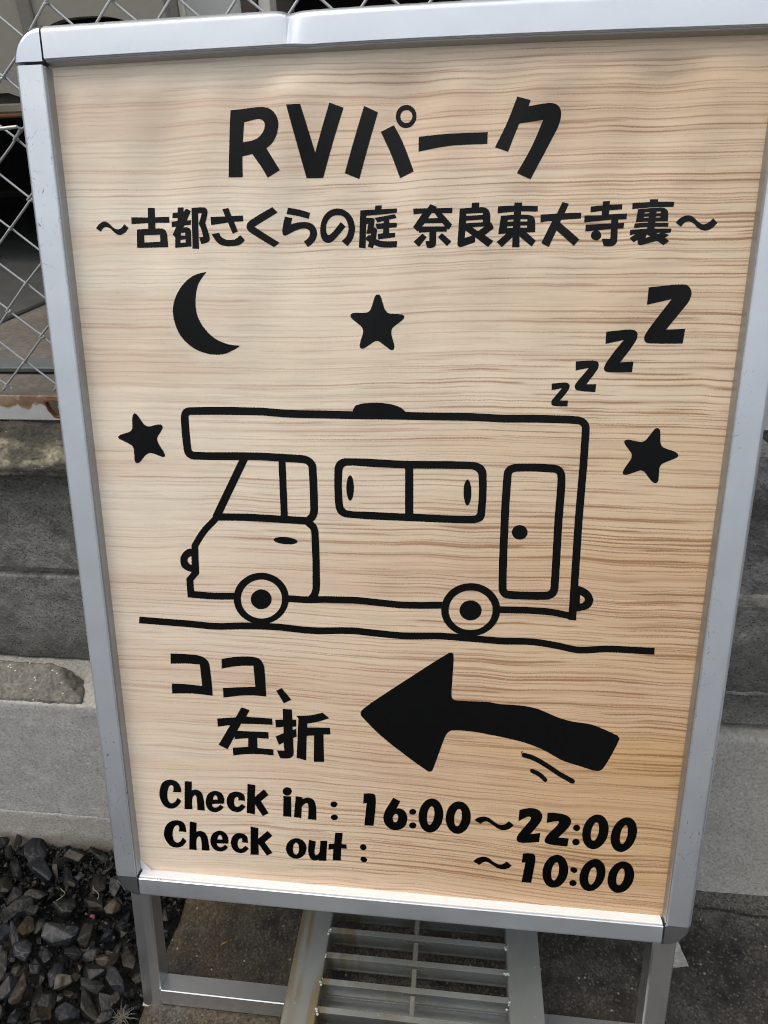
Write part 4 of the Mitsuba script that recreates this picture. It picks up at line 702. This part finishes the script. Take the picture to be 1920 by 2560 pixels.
letter|black letter e of the check in line|1039,975 1045,1032 1036,1074 1021,1102 1009,1113 989,1123 966,1129 944,1129 922,1125 908,1118 886,1104 866,1085 856,1070 845,1045 834,1006 831,979 831,954 835,931 847,898 859,880 872,869 888,861 905,857 930,855 960,865 996,888 1033,929 995,960 976,938 961,927 940,917 924,917 913,921 905,930 902,942 901,960/915,1016 922,1044 935,1068 948,1076 956,1072 966,1052 967,1020
letter|black letter c of the check in line|1275,1032 1276,1081 1272,1098 1263,1113 1250,1124 1226,1135 1203,1141 1174,1140 1153,1134 1128,1122 1112,1112 1099,1098 1087,1078 1077,1053 1070,1027 1068,1000 1070,975 1076,951 1086,929 1106,902 1122,891 1140,885 1169,880 1191,881 1217,891 1236,906 1255,927 1279,959 1238,990 1210,960 1190,947 1179,945 1165,951 1155,967 1150,994 1153,1024 1162,1050 1178,1070 1184,1074 1193,1074 1200,1070 1204,1060 1201,1032
letter|black letter k of the check in line|1315,1250 1289,880 1379,868 1385,997 1466,854 1533,896 1454,1043 1542,1127 1494,1196 1388,1090 1401,1239
letter|black letter C of the check out line|578,568 578,611 574,651 565,675 555,690 532,706 506,714 474,715 453,711 421,699 390,679 363,652 348,631 335,605 322,564 315,522 313,492 320,454 333,422 351,390 367,371 383,358 411,349 441,347 469,351 504,366 529,385 549,410 572,449 533,495 512,454 502,440 486,425 469,418 457,417 447,420 433,432 423,449 419,465 415,508 422,563 437,606 448,626 462,641 479,651 491,652 499,643 502,616 500,600 492,571
letter|black letter h of the check out line|631,710 594,336 682,337 682,412 689,472 695,492 705,511 718,524 726,527 738,512 744,486 747,414 743,339 832,343 826,476 819,522 808,556 799,570 783,586 756,597 734,597 695,585 709,702
letter|black letter e of the check out line|1053,457 1061,509 1058,534 1052,560 1046,575 1031,594 1012,610 998,617 983,621 961,620 939,614 917,603 895,587 884,574 861,531 853,505 849,480 849,454 854,427 868,390 882,370 895,358 911,350 955,344 985,351 1007,363 1019,372 1049,409 1015,444 997,420 979,407 963,402 944,404 928,417 924,430 921,451/933,503 941,539 953,557 966,565 972,564 980,557 988,538 991,507
letter|black letter c of the check out line|1281,489 1281,546 1276,566 1267,582 1254,594 1238,602 1212,609 1191,611 1168,608 1154,602 1140,592 1121,573 1110,558 1096,529 1085,484 1084,462 1090,425 1098,403 1109,382 1122,367 1137,356 1163,347 1188,344 1211,349 1240,364 1259,381 1287,417 1249,449 1223,421 1205,408 1190,404 1176,408 1165,427 1160,457 1165,494 1177,523 1196,541 1211,542 1216,537 1218,527 1212,493
letter|black letter k of the check out line|1322,708 1301,336 1396,342 1401,488 1489,342 1554,385 1472,516 1562,609 1511,668 1398,554 1409,694
letter|black letter i of the check in line|1801,1202 1793,1224 1782,1235 1768,1241 1744,1241 1729,1235 1710,1217 1700,1194 1700,1177 1708,1155 1719,1145 1740,1137 1756,1139 1772,1145 1790,1163 1800,1186|1693,872 1784,871 1789,1128 1705,1130
letter|black letter n of the check in line|1841,1138 1812,872 1893,866 1905,1015 1932,1046 1950,1058 1963,1062 1969,1058 1972,1051 1976,1023 1973,938 1967,860 2056,855 2061,964 2059,1028 2050,1078 2037,1103 2024,1116 2009,1124 1975,1132 1951,1127 1913,1106 1917,1129
colon|black colon after the words check in|2295,915 2291,926 2285,934 2269,941 2257,942 2245,939 2230,929 2222,919 2218,903 2222,887 2229,878 2244,871 2262,871 2279,879 2288,888 2295,904|2292,1079 2285,1095 2277,1102 2267,1106 2249,1106 2233,1098 2224,1089 2219,1078 2217,1061 2223,1045 2232,1038 2248,1033 2260,1034 2271,1038 2284,1051 2291,1068
letter|black letter o of the check out line|1940,501 1930,540 1921,557 1896,584 1865,600 1829,604 1811,600 1777,584 1746,556 1734,539 1716,500 1709,457 1710,436 1719,397 1739,365 1753,352 1785,336 1820,333 1838,336 1873,353 1889,366 1916,398 1926,418 1938,459/1856,456 1849,421 1836,396 1820,385 1804,393 1796,406 1790,426 1787,449 1788,474 1796,508 1804,527 1814,539 1825,544 1836,541 1849,523 1856,492
letter|black letter u of the check out line|1973,596 1959,511 1956,442 1967,381 1974,362 1984,345 2000,333 2026,329 2047,332 2072,346 2075,330 2156,336 2171,599 2096,592 2090,496 2080,440 2074,427 2066,415 2055,405 2041,398 2036,401 2030,413 2028,449 2036,517 2047,578
letter|black letter t of the check out line|2263,711 2247,566 2188,560 2184,483 2237,501 2229,350 2318,355 2324,514 2385,513 2384,571 2329,572 2344,714
colon|black colon after the words check out|2608,388 2608,399 2604,409 2593,422 2582,428 2571,430 2554,426 2545,420 2537,405 2536,389 2540,378 2551,365 2567,358 2584,359 2594,364 2605,377|2602,543 2602,561 2598,572 2586,585 2576,590 2559,590 2549,585 2540,578 2533,562 2532,550 2537,533 2549,520 2559,515 2576,515 2586,520 2595,527
numeral|black numeral 1 of the time 16:00|2581,1236 2571,1110 2609,1122 2581,835 2681,840 2698,1007 2707,1121 2707,1180 2703,1215 2699,1227 2692,1236 2673,1244 2638,1245
numeral|black numeral 6 of the time 16:00|2892,1215 2806,1044 2789,978 2787,955 2789,932 2797,896 2807,875 2819,855 2833,839 2860,821 2889,810 2906,808 2933,811 2959,820 2985,836 3008,857 3020,874 3031,898 3040,937 3043,976 3041,998 3029,1038 3018,1055 3007,1067 2987,1080 2960,1089 2947,1088 2928,1083 2967,1176/2945,953 2937,930 2925,914 2916,910 2907,910 2895,921 2889,941 2888,966 2898,997 2910,1013 2924,1018 2932,1015 2940,1006 2946,986
colon|black colon of the time 16:00|3139,899 3132,915 3123,923 3106,928 3094,927 3078,919 3069,909 3063,892 3063,879 3067,868 3079,855 3095,850 3107,851 3124,860 3132,869 3139,887|3136,1069 3129,1084 3120,1091 3110,1095 3093,1095 3076,1087 3068,1078 3062,1062 3062,1050 3069,1035 3077,1028 3093,1023 3105,1024 3116,1028 3129,1041 3135,1051
numeral|black numeral 0, first zero of the time 16:00|3420,1077 3416,1108 3409,1138 3399,1165 3387,1189 3372,1209 3356,1225 3338,1236 3318,1242 3298,1243 3278,1238 3258,1229 3239,1215 3222,1196 3205,1173 3191,1147 3180,1118 3171,1086 3165,1054 3162,1020 3162,987 3166,955 3173,925 3182,897 3195,873 3209,852 3226,836 3245,825 3264,819 3285,818 3305,823 3325,832 3345,847 3362,866 3378,890 3392,916 3404,946 3412,978 3418,1010 3421,1044/3325,1017 3314,966 3297,930 3285,918 3279,916 3268,920 3258,936 3252,961 3249,993 3251,1028 3255,1064 3268,1111 3280,1133 3292,1145 3304,1146 3309,1142 3314,1136 3322,1116 3328,1071
numeral|black numeral 0, second zero of the time 16:00|3706,1077 3701,1107 3693,1135 3683,1160 3669,1183 3654,1202 3637,1216 3618,1227 3598,1232 3578,1233 3558,1228 3538,1220 3519,1206 3502,1188 3486,1167 3473,1142 3462,1114 3454,1084 3449,1054 3447,1022 3448,991 3453,960 3460,932 3471,906 3484,883 3499,864 3517,849 3536,838 3556,833 3576,832 3597,837 3617,846 3636,860 3653,878 3669,900 3682,926 3693,954 3701,983 3706,1014 3707,1046/3613,1020 3603,973 3586,939 3574,927 3561,926 3555,929 3545,944 3538,967 3535,997 3535,1030 3540,1064 3552,1107 3564,1128 3576,1139 3583,1141 3595,1137 3605,1123 3609,1112 3615,1070
wave_dash|black wave dash before the time 22:00|3744,1019 3809,977 3831,998 3846,1008 3863,1014 3881,1013 3905,1000 3984,939 4014,925 4044,920 4073,924 4101,937 4126,958 4153,993 4099,1036 4079,1010 4052,989 4022,983 3996,986 3972,999 3898,1057 3876,1066 3855,1070 3826,1069 3800,1061 3772,1045
numeral|black numeral 2, first two of the time 22:00|4201,1179 4198,1043 4245,1081 4289,1107 4304,1111 4314,1109 4320,1101 4322,1089 4319,1074 4311,1055 4236,939 4201,875 4193,851 4190,832 4192,814 4196,804 4206,792 4219,785 4256,782 4338,793 4422,811 4427,922 4326,897 4390,998 4416,1044 4426,1068 4434,1102 4436,1128 4433,1145 4422,1168 4406,1188 4385,1203 4360,1212 4334,1215 4307,1215 4271,1207 4240,1198
numeral|black numeral 2, second two of the time 22:00|4486,1174 4486,1050 4534,1068 4579,1079 4595,1080 4605,1078 4609,1070 4603,1052 4583,1016 4519,932 4489,883 4477,846 4476,830 4481,816 4489,807 4504,797 4543,788 4626,783 4712,783 4718,882 4613,883 4676,966 4702,1006 4717,1036 4726,1064 4728,1088 4725,1110 4718,1125 4707,1138 4687,1153 4663,1165 4645,1170 4565,1179 4526,1178
colon|black colon of the time 22:00|4823,1027 4815,1043 4807,1051 4791,1057 4780,1055 4765,1047 4758,1038 4753,1020 4753,1008 4758,997 4770,984 4780,979 4796,980 4807,984 4818,997 4823,1009|4831,855 4826,867 4814,879 4797,885 4785,884 4769,875 4762,866 4757,854 4757,836 4765,819 4774,811 4785,807 4803,807 4814,812 4826,825 4831,837
numeral|black numeral 0, first zero of the time 22:00|5108,1032 5104,1064 5097,1093 5087,1120 5074,1144 5059,1163 5042,1179 5024,1189 5005,1195 4984,1196 4964,1192 4944,1182 4925,1168 4907,1149 4891,1127 4877,1101 4866,1072 4857,1041 4851,1008 4849,975 4849,942 4853,911 4860,881 4870,853 4882,829 4897,809 4914,793 4933,782 4953,776 4973,776 4994,780 5014,790 5033,805 5051,824 5067,847 5081,874 5092,903 5101,934 5106,967 5109,1000/5011,974 5001,925 4985,889 4979,882 4966,875 4955,879 4945,895 4941,906 4936,934 4935,967 4937,1003 4943,1036 4952,1066 4963,1087 4975,1099 4981,1101 4993,1096 5003,1082 5006,1071 5013,1027
numeral|black numeral 0, second zero of the time 22:00|5390,1023 5387,1054 5381,1084 5373,1111 5361,1134 5347,1154 5332,1169 5314,1180 5295,1186 5276,1187 5256,1182 5236,1173 5217,1159 5199,1140 5183,1118 5168,1092 5156,1063 5146,1032 5140,999 5136,966 5135,933 5138,901 5144,871 5152,844 5164,820 5178,800 5194,784 5212,773 5231,767 5251,766 5271,771 5291,781 5310,795 5328,814 5345,838 5359,864 5371,893 5380,925 5387,957 5390,990/5299,964 5289,914 5273,878 5267,870 5256,864 5245,868 5236,884 5229,908 5226,957 5229,993 5235,1027 5244,1056 5260,1085 5272,1092 5283,1087 5288,1081 5298,1048 5301,999
wave_dash|black wave dash before the time 10:00|3751,502 3816,460 3842,489 3860,502 3880,507 3901,505 3923,495 4003,442 4032,432 4054,429 4088,432 4114,443 4132,457 4158,487 4101,532 4076,506 4059,494 4034,487 4012,489 3994,496 3971,510 3911,557 3885,568 3864,571 3833,565 3802,550 3777,531
numeral|black numeral 1 of the time 10:00|4265,649 4258,534 4296,537 4269,282 4371,282 4396,549 4397,595 4393,624 4387,641 4380,650 4361,659 4321,660
numeral|black numeral 0, first zero of the time 10:00|4740,504 4735,536 4728,566 4717,593 4705,616 4689,636 4672,651 4654,662 4634,668 4614,668 4593,664 4573,654 4554,640 4536,621 4521,598 4507,571 4495,542 4487,510 4481,477 4479,444 4480,411 4484,379 4492,349 4502,321 4515,297 4530,277 4547,261 4566,250 4586,244 4607,244 4628,249 4648,259 4667,274 4685,293 4701,317 4715,344 4726,373 4734,405 4739,438 4741,471/4646,442 4640,407 4626,364 4615,346 4608,341 4596,340 4591,344 4581,359 4574,384 4570,416 4570,452 4574,488 4581,521 4597,558 4609,570 4621,571 4627,568 4637,552 4641,541 4647,496
colon|black colon of the time 10:00|4836,492 4831,508 4824,518 4809,527 4797,530 4780,528 4770,522 4764,513 4760,503 4762,487 4768,476 4782,465 4799,459 4811,460 4825,468 4834,481|4838,338 4833,349 4821,362 4804,367 4793,366 4782,361 4769,348 4765,336 4765,318 4769,306 4782,293 4792,289 4810,289 4826,298 4833,308 4838,319
numeral|black numeral 0, middle zero of the time 10:00|5120,497 5117,528 5111,557 5103,583 5091,606 5077,625 5061,641 5043,651 5024,656 5005,657 4985,652 4965,643 4945,629 4927,610 4910,588 4895,562 4883,533 4873,502 4866,470 4862,438 4862,405 4864,374 4870,344 4879,317 4890,294 4904,274 4920,258 4938,248 4958,242 4978,242 4998,247 5018,257 5038,271 5056,290 5073,313 5088,340 5100,369 5109,400 5116,432 5120,465/5030,428 5020,379 5004,343 4991,331 4979,330 4973,333 4963,348 4955,372 4951,403 4953,455 4959,489 4968,518 4979,540 4992,552 5004,553 5010,550 5020,535 5024,524 5031,481
numeral|black numeral 0, last zero of the time 10:00|5411,498 5406,528 5399,556 5389,582 5376,604 5361,623 5344,637 5325,647 5305,652 5285,653 5264,648 5244,639 5225,625 5207,607 5191,585 5177,560 5165,532 5156,502 5151,471 5148,439 5149,408 5153,378 5160,349 5170,323 5183,300 5199,281 5216,267 5235,256 5255,251 5276,251 5296,256 5317,265 5336,280 5354,298 5371,321 5384,346 5396,374 5404,405 5410,436 5412,467/5313,446 5307,413 5292,374 5287,364 5274,353 5268,351 5256,355 5246,369 5239,392 5235,438 5238,471 5244,503 5253,531 5264,552 5277,563 5283,565 5295,561 5300,556 5308,537 5315,496'''

CELL = 0.009
def printed(polys):
    """flat print: cut into small cells so that it follows the paper"""
    vs, fs, base = [], [], 0
    for g in polys:
        x0, y0, x1, y1 = g.bounds
        for i in range(int(math.floor(x0 / CELL)), int(math.floor(x1 / CELL)) + 1):
            col = g.intersection(sbox(i * CELL, y0 - 1, (i + 1) * CELL, y1 + 1))
            if col.is_empty:
                continue
            for j in range(int(math.floor(y0 / CELL)), int(math.floor(y1 / CELL)) + 1):
                c = col.intersection(sbox(i * CELL, j * CELL, (i + 1) * CELL, (j + 1) * CELL))
                for q in getattr(c, 'geoms', [c]):
                    if q.geom_type != 'Polygon' or q.area < 1e-9:
                        continue
                    v, f = trimesh.creation.triangulate_polygon(q, engine='earcut')
                    vs.append(v)
                    fs.append(np.asarray(f) + base)
                    base += len(v)
    v, f = np.vstack(vs), np.vstack(fs)
    m = wave_mesh(v[:, 0], v[:, 1], f, 0.00035)
    m.merge_vertices(digits_vertex=6)
    if (m.face_normals.mean(0) @ S4[:3, 2]) < 0:
        m.invert()
    return m

for line in PRINT.strip().split('\n'):
    key, text, *parts = line.split('|')
    polys = []
    for s in parts:
        rings = [[tuple(int(c) / 1e4 for c in q.split(',')) for q in ring.split()] for ring in s.split('/')]
        g = Polygon(rings[0], rings[1:]).buffer(0)
        polys += list(getattr(g, 'geoms', [g]))
    put(key, printed(polys), 'black_ink', poster, smooth=True, label=text)

# white lining showing where the poster's corner is cut back
pv = np.array([(-0.001, 0.0150), (0.0046, 0.0094), (0.0134, 0.0030), (0.0118, 0.0002), (0.0020, -0.001), (-0.001, 0.004)])
pf = np.array([(0, 5, 1), (1, 5, 4), (1, 4, 3), (1, 3, 2)])
curl = np.array([0.0006, 0.0013, 0.0030, 0.0010, 0.0004, 0.0004])
top = np.column_stack([pv, curl + 0.0006])
low = np.column_stack([pv, curl])
sf = np.vstack([pf[:, ::-1], pf + 6] + [[(k, (k + 1) % 6, (k + 1) % 6 + 6), (k, (k + 1) % 6 + 6, k + 6)] for k in range(6)])
put('lining_corner', sheet(np.vstack([low, top]), sf), 'white_film_and_shine', sign, label='white corner of lining at the poster bottom left')
put('back_panel', board(bx(-0.004, PW + 0.004, -0.004, PH + 0.004, -0.018, -0.0085)), 'white_film_and_shine', sign)

# snap-frame profile: (distance outward from the opening, height above the paper), mm
PROF = np.array([(1.7, -2), (1.75, 11.3), (2.5, 12.1), (20.5, 12.4), (23.0, 11.9), (25.2, 10.3), (27.2, 7.4), (28.6, 3.4), (29.3, -1.5), (29.5, -7), (29.5, -27), (1.7, -27)]) / 1000
LIP = np.array([(0, -2), (0.5, 8.6), (1.0, 9.4), (1.65, 9.4), (1.65, -2)]) / 1000
def rail_along(length, n, place, warp=None, PROF=PROF):
    """profile swept along t in [0, length]; place(t, w, h) -> (u, v, n)"""
    k = len(PROF)
    ts = np.linspace(0, length, n)
    Tt, W = np.meshgrid(ts, np.arange(k), indexing='ij')
    w, h = PROF[W.astype(int), 0], PROF[W.astype(int), 1]
    if warp is not None:
        w, h = warp(Tt, w, h)
    P = np.stack(place(Tt, w, h), -1).reshape(-1, 3)
    i, j = np.meshgrid(np.arange(n - 1), np.arange(k), indexing='ij')
    a, b_, c, d = i * k + j, i * k + (j + 1) % k, (i + 1) * k + (j + 1) % k, (i + 1) * k + j
    f = np.vstack([np.stack([a, b_, c], -1).reshape(-1, 3), np.stack([a, c, d], -1).reshape(-1, 3)])
    cap, capf = trimesh.creation.triangulate_polygon(Polygon(PROF), engine='earcut')
    from scipy.spatial import cKDTree
    idx = cKDTree(PROF).query(cap)[1]
    f = np.vstack([f, idx[np.asarray(capf)], idx[np.asarray(capf)][:, ::-1] + (n - 1) * k])
    m = trimesh.Trimesh(P, f, process=False)
    m.fix_normals()
    return board(m)

def dent(t, w, h):
    """the knock in the top rail: a crease, pushed in to its right and easing out again"""
    u = t + 0.0008
    s = u - (0.2155 - 0.50 * w)
    face = np.clip((h + 0.004) / 0.010, 0, 1)
    ease = 1 / (1 + np.exp(-np.clip(s / (0.0010 + 0.0016 * np.clip(1 - w / 0.03, 0, 1)), -60, 60)))
    d = -0.0024 * ease * np.exp(-np.clip(s, 0, 1) / 0.05) + 0.0007 * (1 - ease) * np.exp(np.clip(s, -1, 0) / 0.012)
    bow = 0.0022 * np.sin(np.clip(t / PW, 0, 1) * math.pi)
    return w + bow - 0.0012 * np.exp(-(s / 0.008) ** 2) * np.clip((w - 0.018) / 0.012, 0, 1), h + d * face * (1 + 0.9 * np.clip((w - 0.016) / 0.008, 0, 1) * np.exp(-(s / 0.012) ** 2))

for name, lab, length, n, place, warp in (
        ('frame_rail', 'dented top rail of the frame', PW - 0.0016, 230, lambda t, w, h: (t + 0.0008, PH + w, h), dent),
        ('frame_rail', 'bottom rail of the frame', PW - 0.0032, 4, lambda t, w, h: (t + 0.0016, -w, h), None),
        ('frame_stile', 'left upright of the frame', PH - 0.0018, 4, lambda t, w, h: (-w, t, h), None),
        ('frame_stile', 'right upright of the frame', PH - 0.0014, 4, lambda t, w, h: (PW + w, t, h), None)):
    k = put(name, rail_along(length, n, place, warp), 'aluminium', sign, smooth=24, label=lab)
    put('inner_lip', rail_along(length, n, place, warp, LIP), 'white_film_and_shine' if lab.startswith('bottom') else 'channel_metal', k, smooth=24)  # bottom lip coloured white to paint the sky reflection in its metal
def corner(cu, cv, a0):
    prof = np.array([(0.0, -27), (0.0, 12.2), (20.3, 12.4), (22.8, 11.9), (25.0, 10.3), (27.0, 7.4), (28.3, 3.4), (28.9, -1.5), (29, -27)]) / 1000
    ang = np.linspace(a0, a0 + math.pi / 2, 15)
    P = np.array([[(cu + r_ * math.cos(t), cv + r_ * math.sin(t), h) for r_, h in prof] for t in ang]).reshape(-1, 3)
    k, n = len(prof), len(ang)
    i, j = np.meshgrid(np.arange(n - 1), np.arange(k), indexing='ij')
    a, b_, c, d = i * k + j, i * k + (j + 1) % k, (i + 1) * k + (j + 1) % k, (i + 1) * k + j
    f = np.vstack([np.stack([a, b_, c], -1).reshape(-1, 3), np.stack([a, c, d], -1).reshape(-1, 3)])
    fan = np.array([(0, q, q + 1) for q in range(1, k - 1)])
    f = np.vstack([f, fan[:, ::-1], fan + (n - 1) * k])
    m = trimesh.Trimesh(P, f)
    m.merge_vertices()
    m.update_faces(m.nondegenerate_faces())
    m.fix_normals()
    return board(m)
for lab, cu, cv, a0 in (('top left', -0.0008, PH + 0.0006, math.pi / 2), ('top right', PW + 0.0008, PH + 0.0006, 0), ('bottom left', -0.0004, -0.0010, math.pi), ('bottom right', PW + 0.0004, -0.0010, 1.5 * math.pi)):
    put('corner_cap', corner(cu, cv, a0), 'chrome_cap', sign, smooth=30, label='rounded metal cap of the ' + lab + ' frame corner')
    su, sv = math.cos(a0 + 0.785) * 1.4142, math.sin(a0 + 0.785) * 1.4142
    put('gap_shade_core', board(join([bx(*sorted((cu - 0.008 * su, cu + 0.020 * su)), *sorted((cv + 0.001 * sv, cv + 0.019 * sv)), -0.018, 0.0065),
                                      bx(*sorted((cu + 0.0025 * su, cu + 0.0195 * su)), *sorted((cv - 0.010 * sv, cv + 0.0005 * sv)), -0.018, 0.0060)])), 'dark_gap', sign)  # near-black core added to paint the shade in the cap gaps

LEG = np.array([(0, -40), (0, -19.0), (1.6, -16.6), (14.5, -14.6), (23.2, -16.4), (25, -19.0), (25, -40)]) / 1000
def leg(u0, mirror):
    q = LEG.copy()
    m = extrude(Polygon(q), FOOT - 0.0310 - 0.0030)
    # (x, y, z) of the extrusion = (u, n, along v)
    v = m.vertices
    m = trimesh.Trimesh(np.stack([u0 + v[:, 0], -FOOT + 0.0030 + v[:, 2], v[:, 1]], 1), m.faces, process=False)
    m.fix_normals()
    return board(m)
for u0 in (-0.0285, 0.5755):
    k = put('leg', leg(u0, False), 'leg_aluminium', sign, smooth=16)
    put('foot', board(bx(u0 - 0.0004, u0 + 0.0254, -FOOT, -FOOT + 0.0029, -0.0404, -0.0158, 0.0006)), 'foot_plastic', k)
put('crossbar', board(bx(-0.0033, 0.5753, -0.2205, -0.1985, -0.0400, -0.0165, 0.0008)), 'leg_aluminium', sign)

# ------------------------------------------------------------------ steel grating lying across the sign's crossbar
grate = thing('drain_grating', 'galvanised steel drain grating laid over the foot bar of the sign as a weight', 'grating')
Y0, Y1, ZT, ZB = -0.200, 0.190, 0.0580, 0.0262
def rail_steel(xa, xb, web):
    return join([bx(xa, xb, Y0, Y1, ZT - 0.004, ZT, 0.0008), bx(web, web + 0.004, Y0, Y1, ZB, ZT - 0.0042, 0.0006)])
put('side_rail', rail_steel(0.1615, 0.2013, 0.1968), 'zinc_steel', grate)
put('side_rail', rail_steel(0.4245, 0.4643, 0.4250), 'zinc_steel', grate)
IB = Polygon([(-3.4, 0), (3.4, 0), (3.4, 2.2), (2.3, 4.0), (2.3, 26.0), (3.2, 27.6), (3.2, 30.2), (-3.2, 30.2), (-3.2, 27.6), (-2.3, 26.0), (-2.3, 4.0), (-3.4, 2.2)])
IB = affinity.scale(IB, 0.001, 0.001, origin=(0, 0)).buffer(-0.0004).buffer(0.0004)
bar0 = extrude(IB, 0.4247 - 0.2008)
vv = bar0.vertices
bar0 = trimesh.Trimesh(np.stack([vv[:, 2], vv[:, 0], vv[:, 1]], 1), bar0.faces, process=False)
bar0.fix_normals()
mf = m3.Manifold(m3.Mesh(np.asarray(bar0.vertices, np.float32), np.asarray(bar0.faces, np.uint32)))
mf = mf - m3.Manifold.cube((0.022, 0.02, 0.0046)).translate((0.3015 - 0.2008, -0.01, 0.0455 - ZB))
if not mf.is_empty():
    me = mf.to_mesh()
    bar0 = trimesh.Trimesh(np.array(me.vert_properties[:, :3], float), np.array(me.tri_verts), process=False)
ys = [0.009 + 0.0295 * k for k in range(-6, 6)]
for k, y in enumerate(ys):
    m = bar0.copy()
    m.apply_translation([0.2008, y, ZB])
    put('rung', m, 'zinc_steel', grate, smooth=30)
    wl = []
    for x in (0.2008, 0.4240):
        for q in range(4):
            s = trimesh.creation.icosphere(subdivisions=1, radius=0.0013 + 0.0009 * rng.random())
            s.apply_translation([x + rng.normal() * 0.0013, y - 0.002 + rng.normal() * 0.0024, ZT - 0.0009 + rng.normal() * 0.0009])
            wl.append(s)
    put('weld', join(wl[:4]), 'weld_zinc', grate, smooth=True)
    put('weld', join(wl[4:]), 'weld_zinc', grate, smooth=True)
for a_, b_ in zip(ys[:-1], ys[1:]):
    put('cross_rod', bx(0.3090, 0.3150, a_ + 0.0036, b_ - 0.0036, 0.0440, 0.0520, 0.0006), 'zinc_steel', grate)

# ------------------------------------------------------------------ small things on the ground
m = hull_stone(0.026, 0.017, 0.014, 77, 14)
m = trimesh.convex.convex_hull(np.array([(0.632, 0.150, 0), (0.655, 0.152, 0), (0.662, 0.122, 0), (0.640, 0.119, 0), (0.637, 0.146, 0.011), (0.652, 0.147, 0.012), (0.6565, 0.126, 0.010), (0.641, 0.124, 0.009)]))
mm = m3.Manifold.hull_points(np.array(m.vertices)).refine_to_length(0.004).to_mesh()
m = trimesh.Trimesh(mm.vert_properties[:, :3], mm.tri_verts, process=False)
m.vertices = m.vertices + m.vertex_normals * (0.004 * (meshkit.fbm(m.vertices * 110, 3, 4) - 0.5))[:, None]
put('concrete_chip', m, 'base_concrete', smooth=30, label='pale broken concrete chip behind the right leg of the sign', category='stone')
m = hull_stone(0.006, 0.005, 0.004, 12, 12)
m.apply_translation([0.748, 0.099, 0.003])
put('pebble', m, 'stone_w', label='small pale pebble on the slab at the right edge', category='stone')
m = hull_stone(0.0042, 0.003, 0.003, 15, 11)
m.apply_translation([-0.141, 0.109, 0.006])
put('clay_fragment', m, 'red_clay', label='tiny red clay fragment among the dark stones', category='stone')
q = tube([(0.049, 0.0905, 0.0022), (0.0515, 0.0925, 0.0032), (0.0545, 0.0945, 0.003), (0.057, 0.0975, 0.002)], [0.0004, 0.0011, 0.0010, 0.0003], 6)
put('dry_leaf', q, 'leaf_yellow', smooth=True, label='tiny curled yellow leaf on the slab', category='leaf')
blades = []
for k in range(64):
    a, e = rng.uniform(0, 6.283), rng.uniform(0.05, 1.3)
    L_ = rng.uniform(0.010, 0.026)
    d = np.array([math.cos(a) * math.cos(e), math.sin(a) * math.cos(e), math.sin(e)])
    s0 = np.array([-0.050, 0.0, -0.004]) + rng.normal(size=3) * 0.0015
    pts = [s0 + d * L_ * t + np.array([0, 0, -0.010 * t * t]) + rng.normal(size=3) * 0.0004 for t in np.linspace(0, 1, 5)]
    blades.append(tube(pts, [0.00032, 0.0003, 0.00026, 0.0002, 0.0001], 4))
put('dry_grass_tuft', join(blades), 'dry_grass', label='wispy dry grass tuft beside the left foot of the sign', category='grass')
for k in range(3):
    a = [(-0.20, 0.128), (-0.150, 0.135), (-0.118, 0.152)][k]
    pts = [(a[0] + 0.009 * math.sin(t * 2.4 + k), a[1] + 0.012 * t - 0.006, 0.012 + 0.004 * math.sin(t * 3)) for t in np.linspace(0, 1.6, 9)]
    put('dry_stalk', tube(pts, 0.0006, 5), 'dry_grass', smooth=True, label=['dry bent stalk lying left among the stones below the wall', 'dry bent stalk in the middle of the stones below the wall', 'dry bent stalk nearest the left upright of the sign'][k], category='stalk')
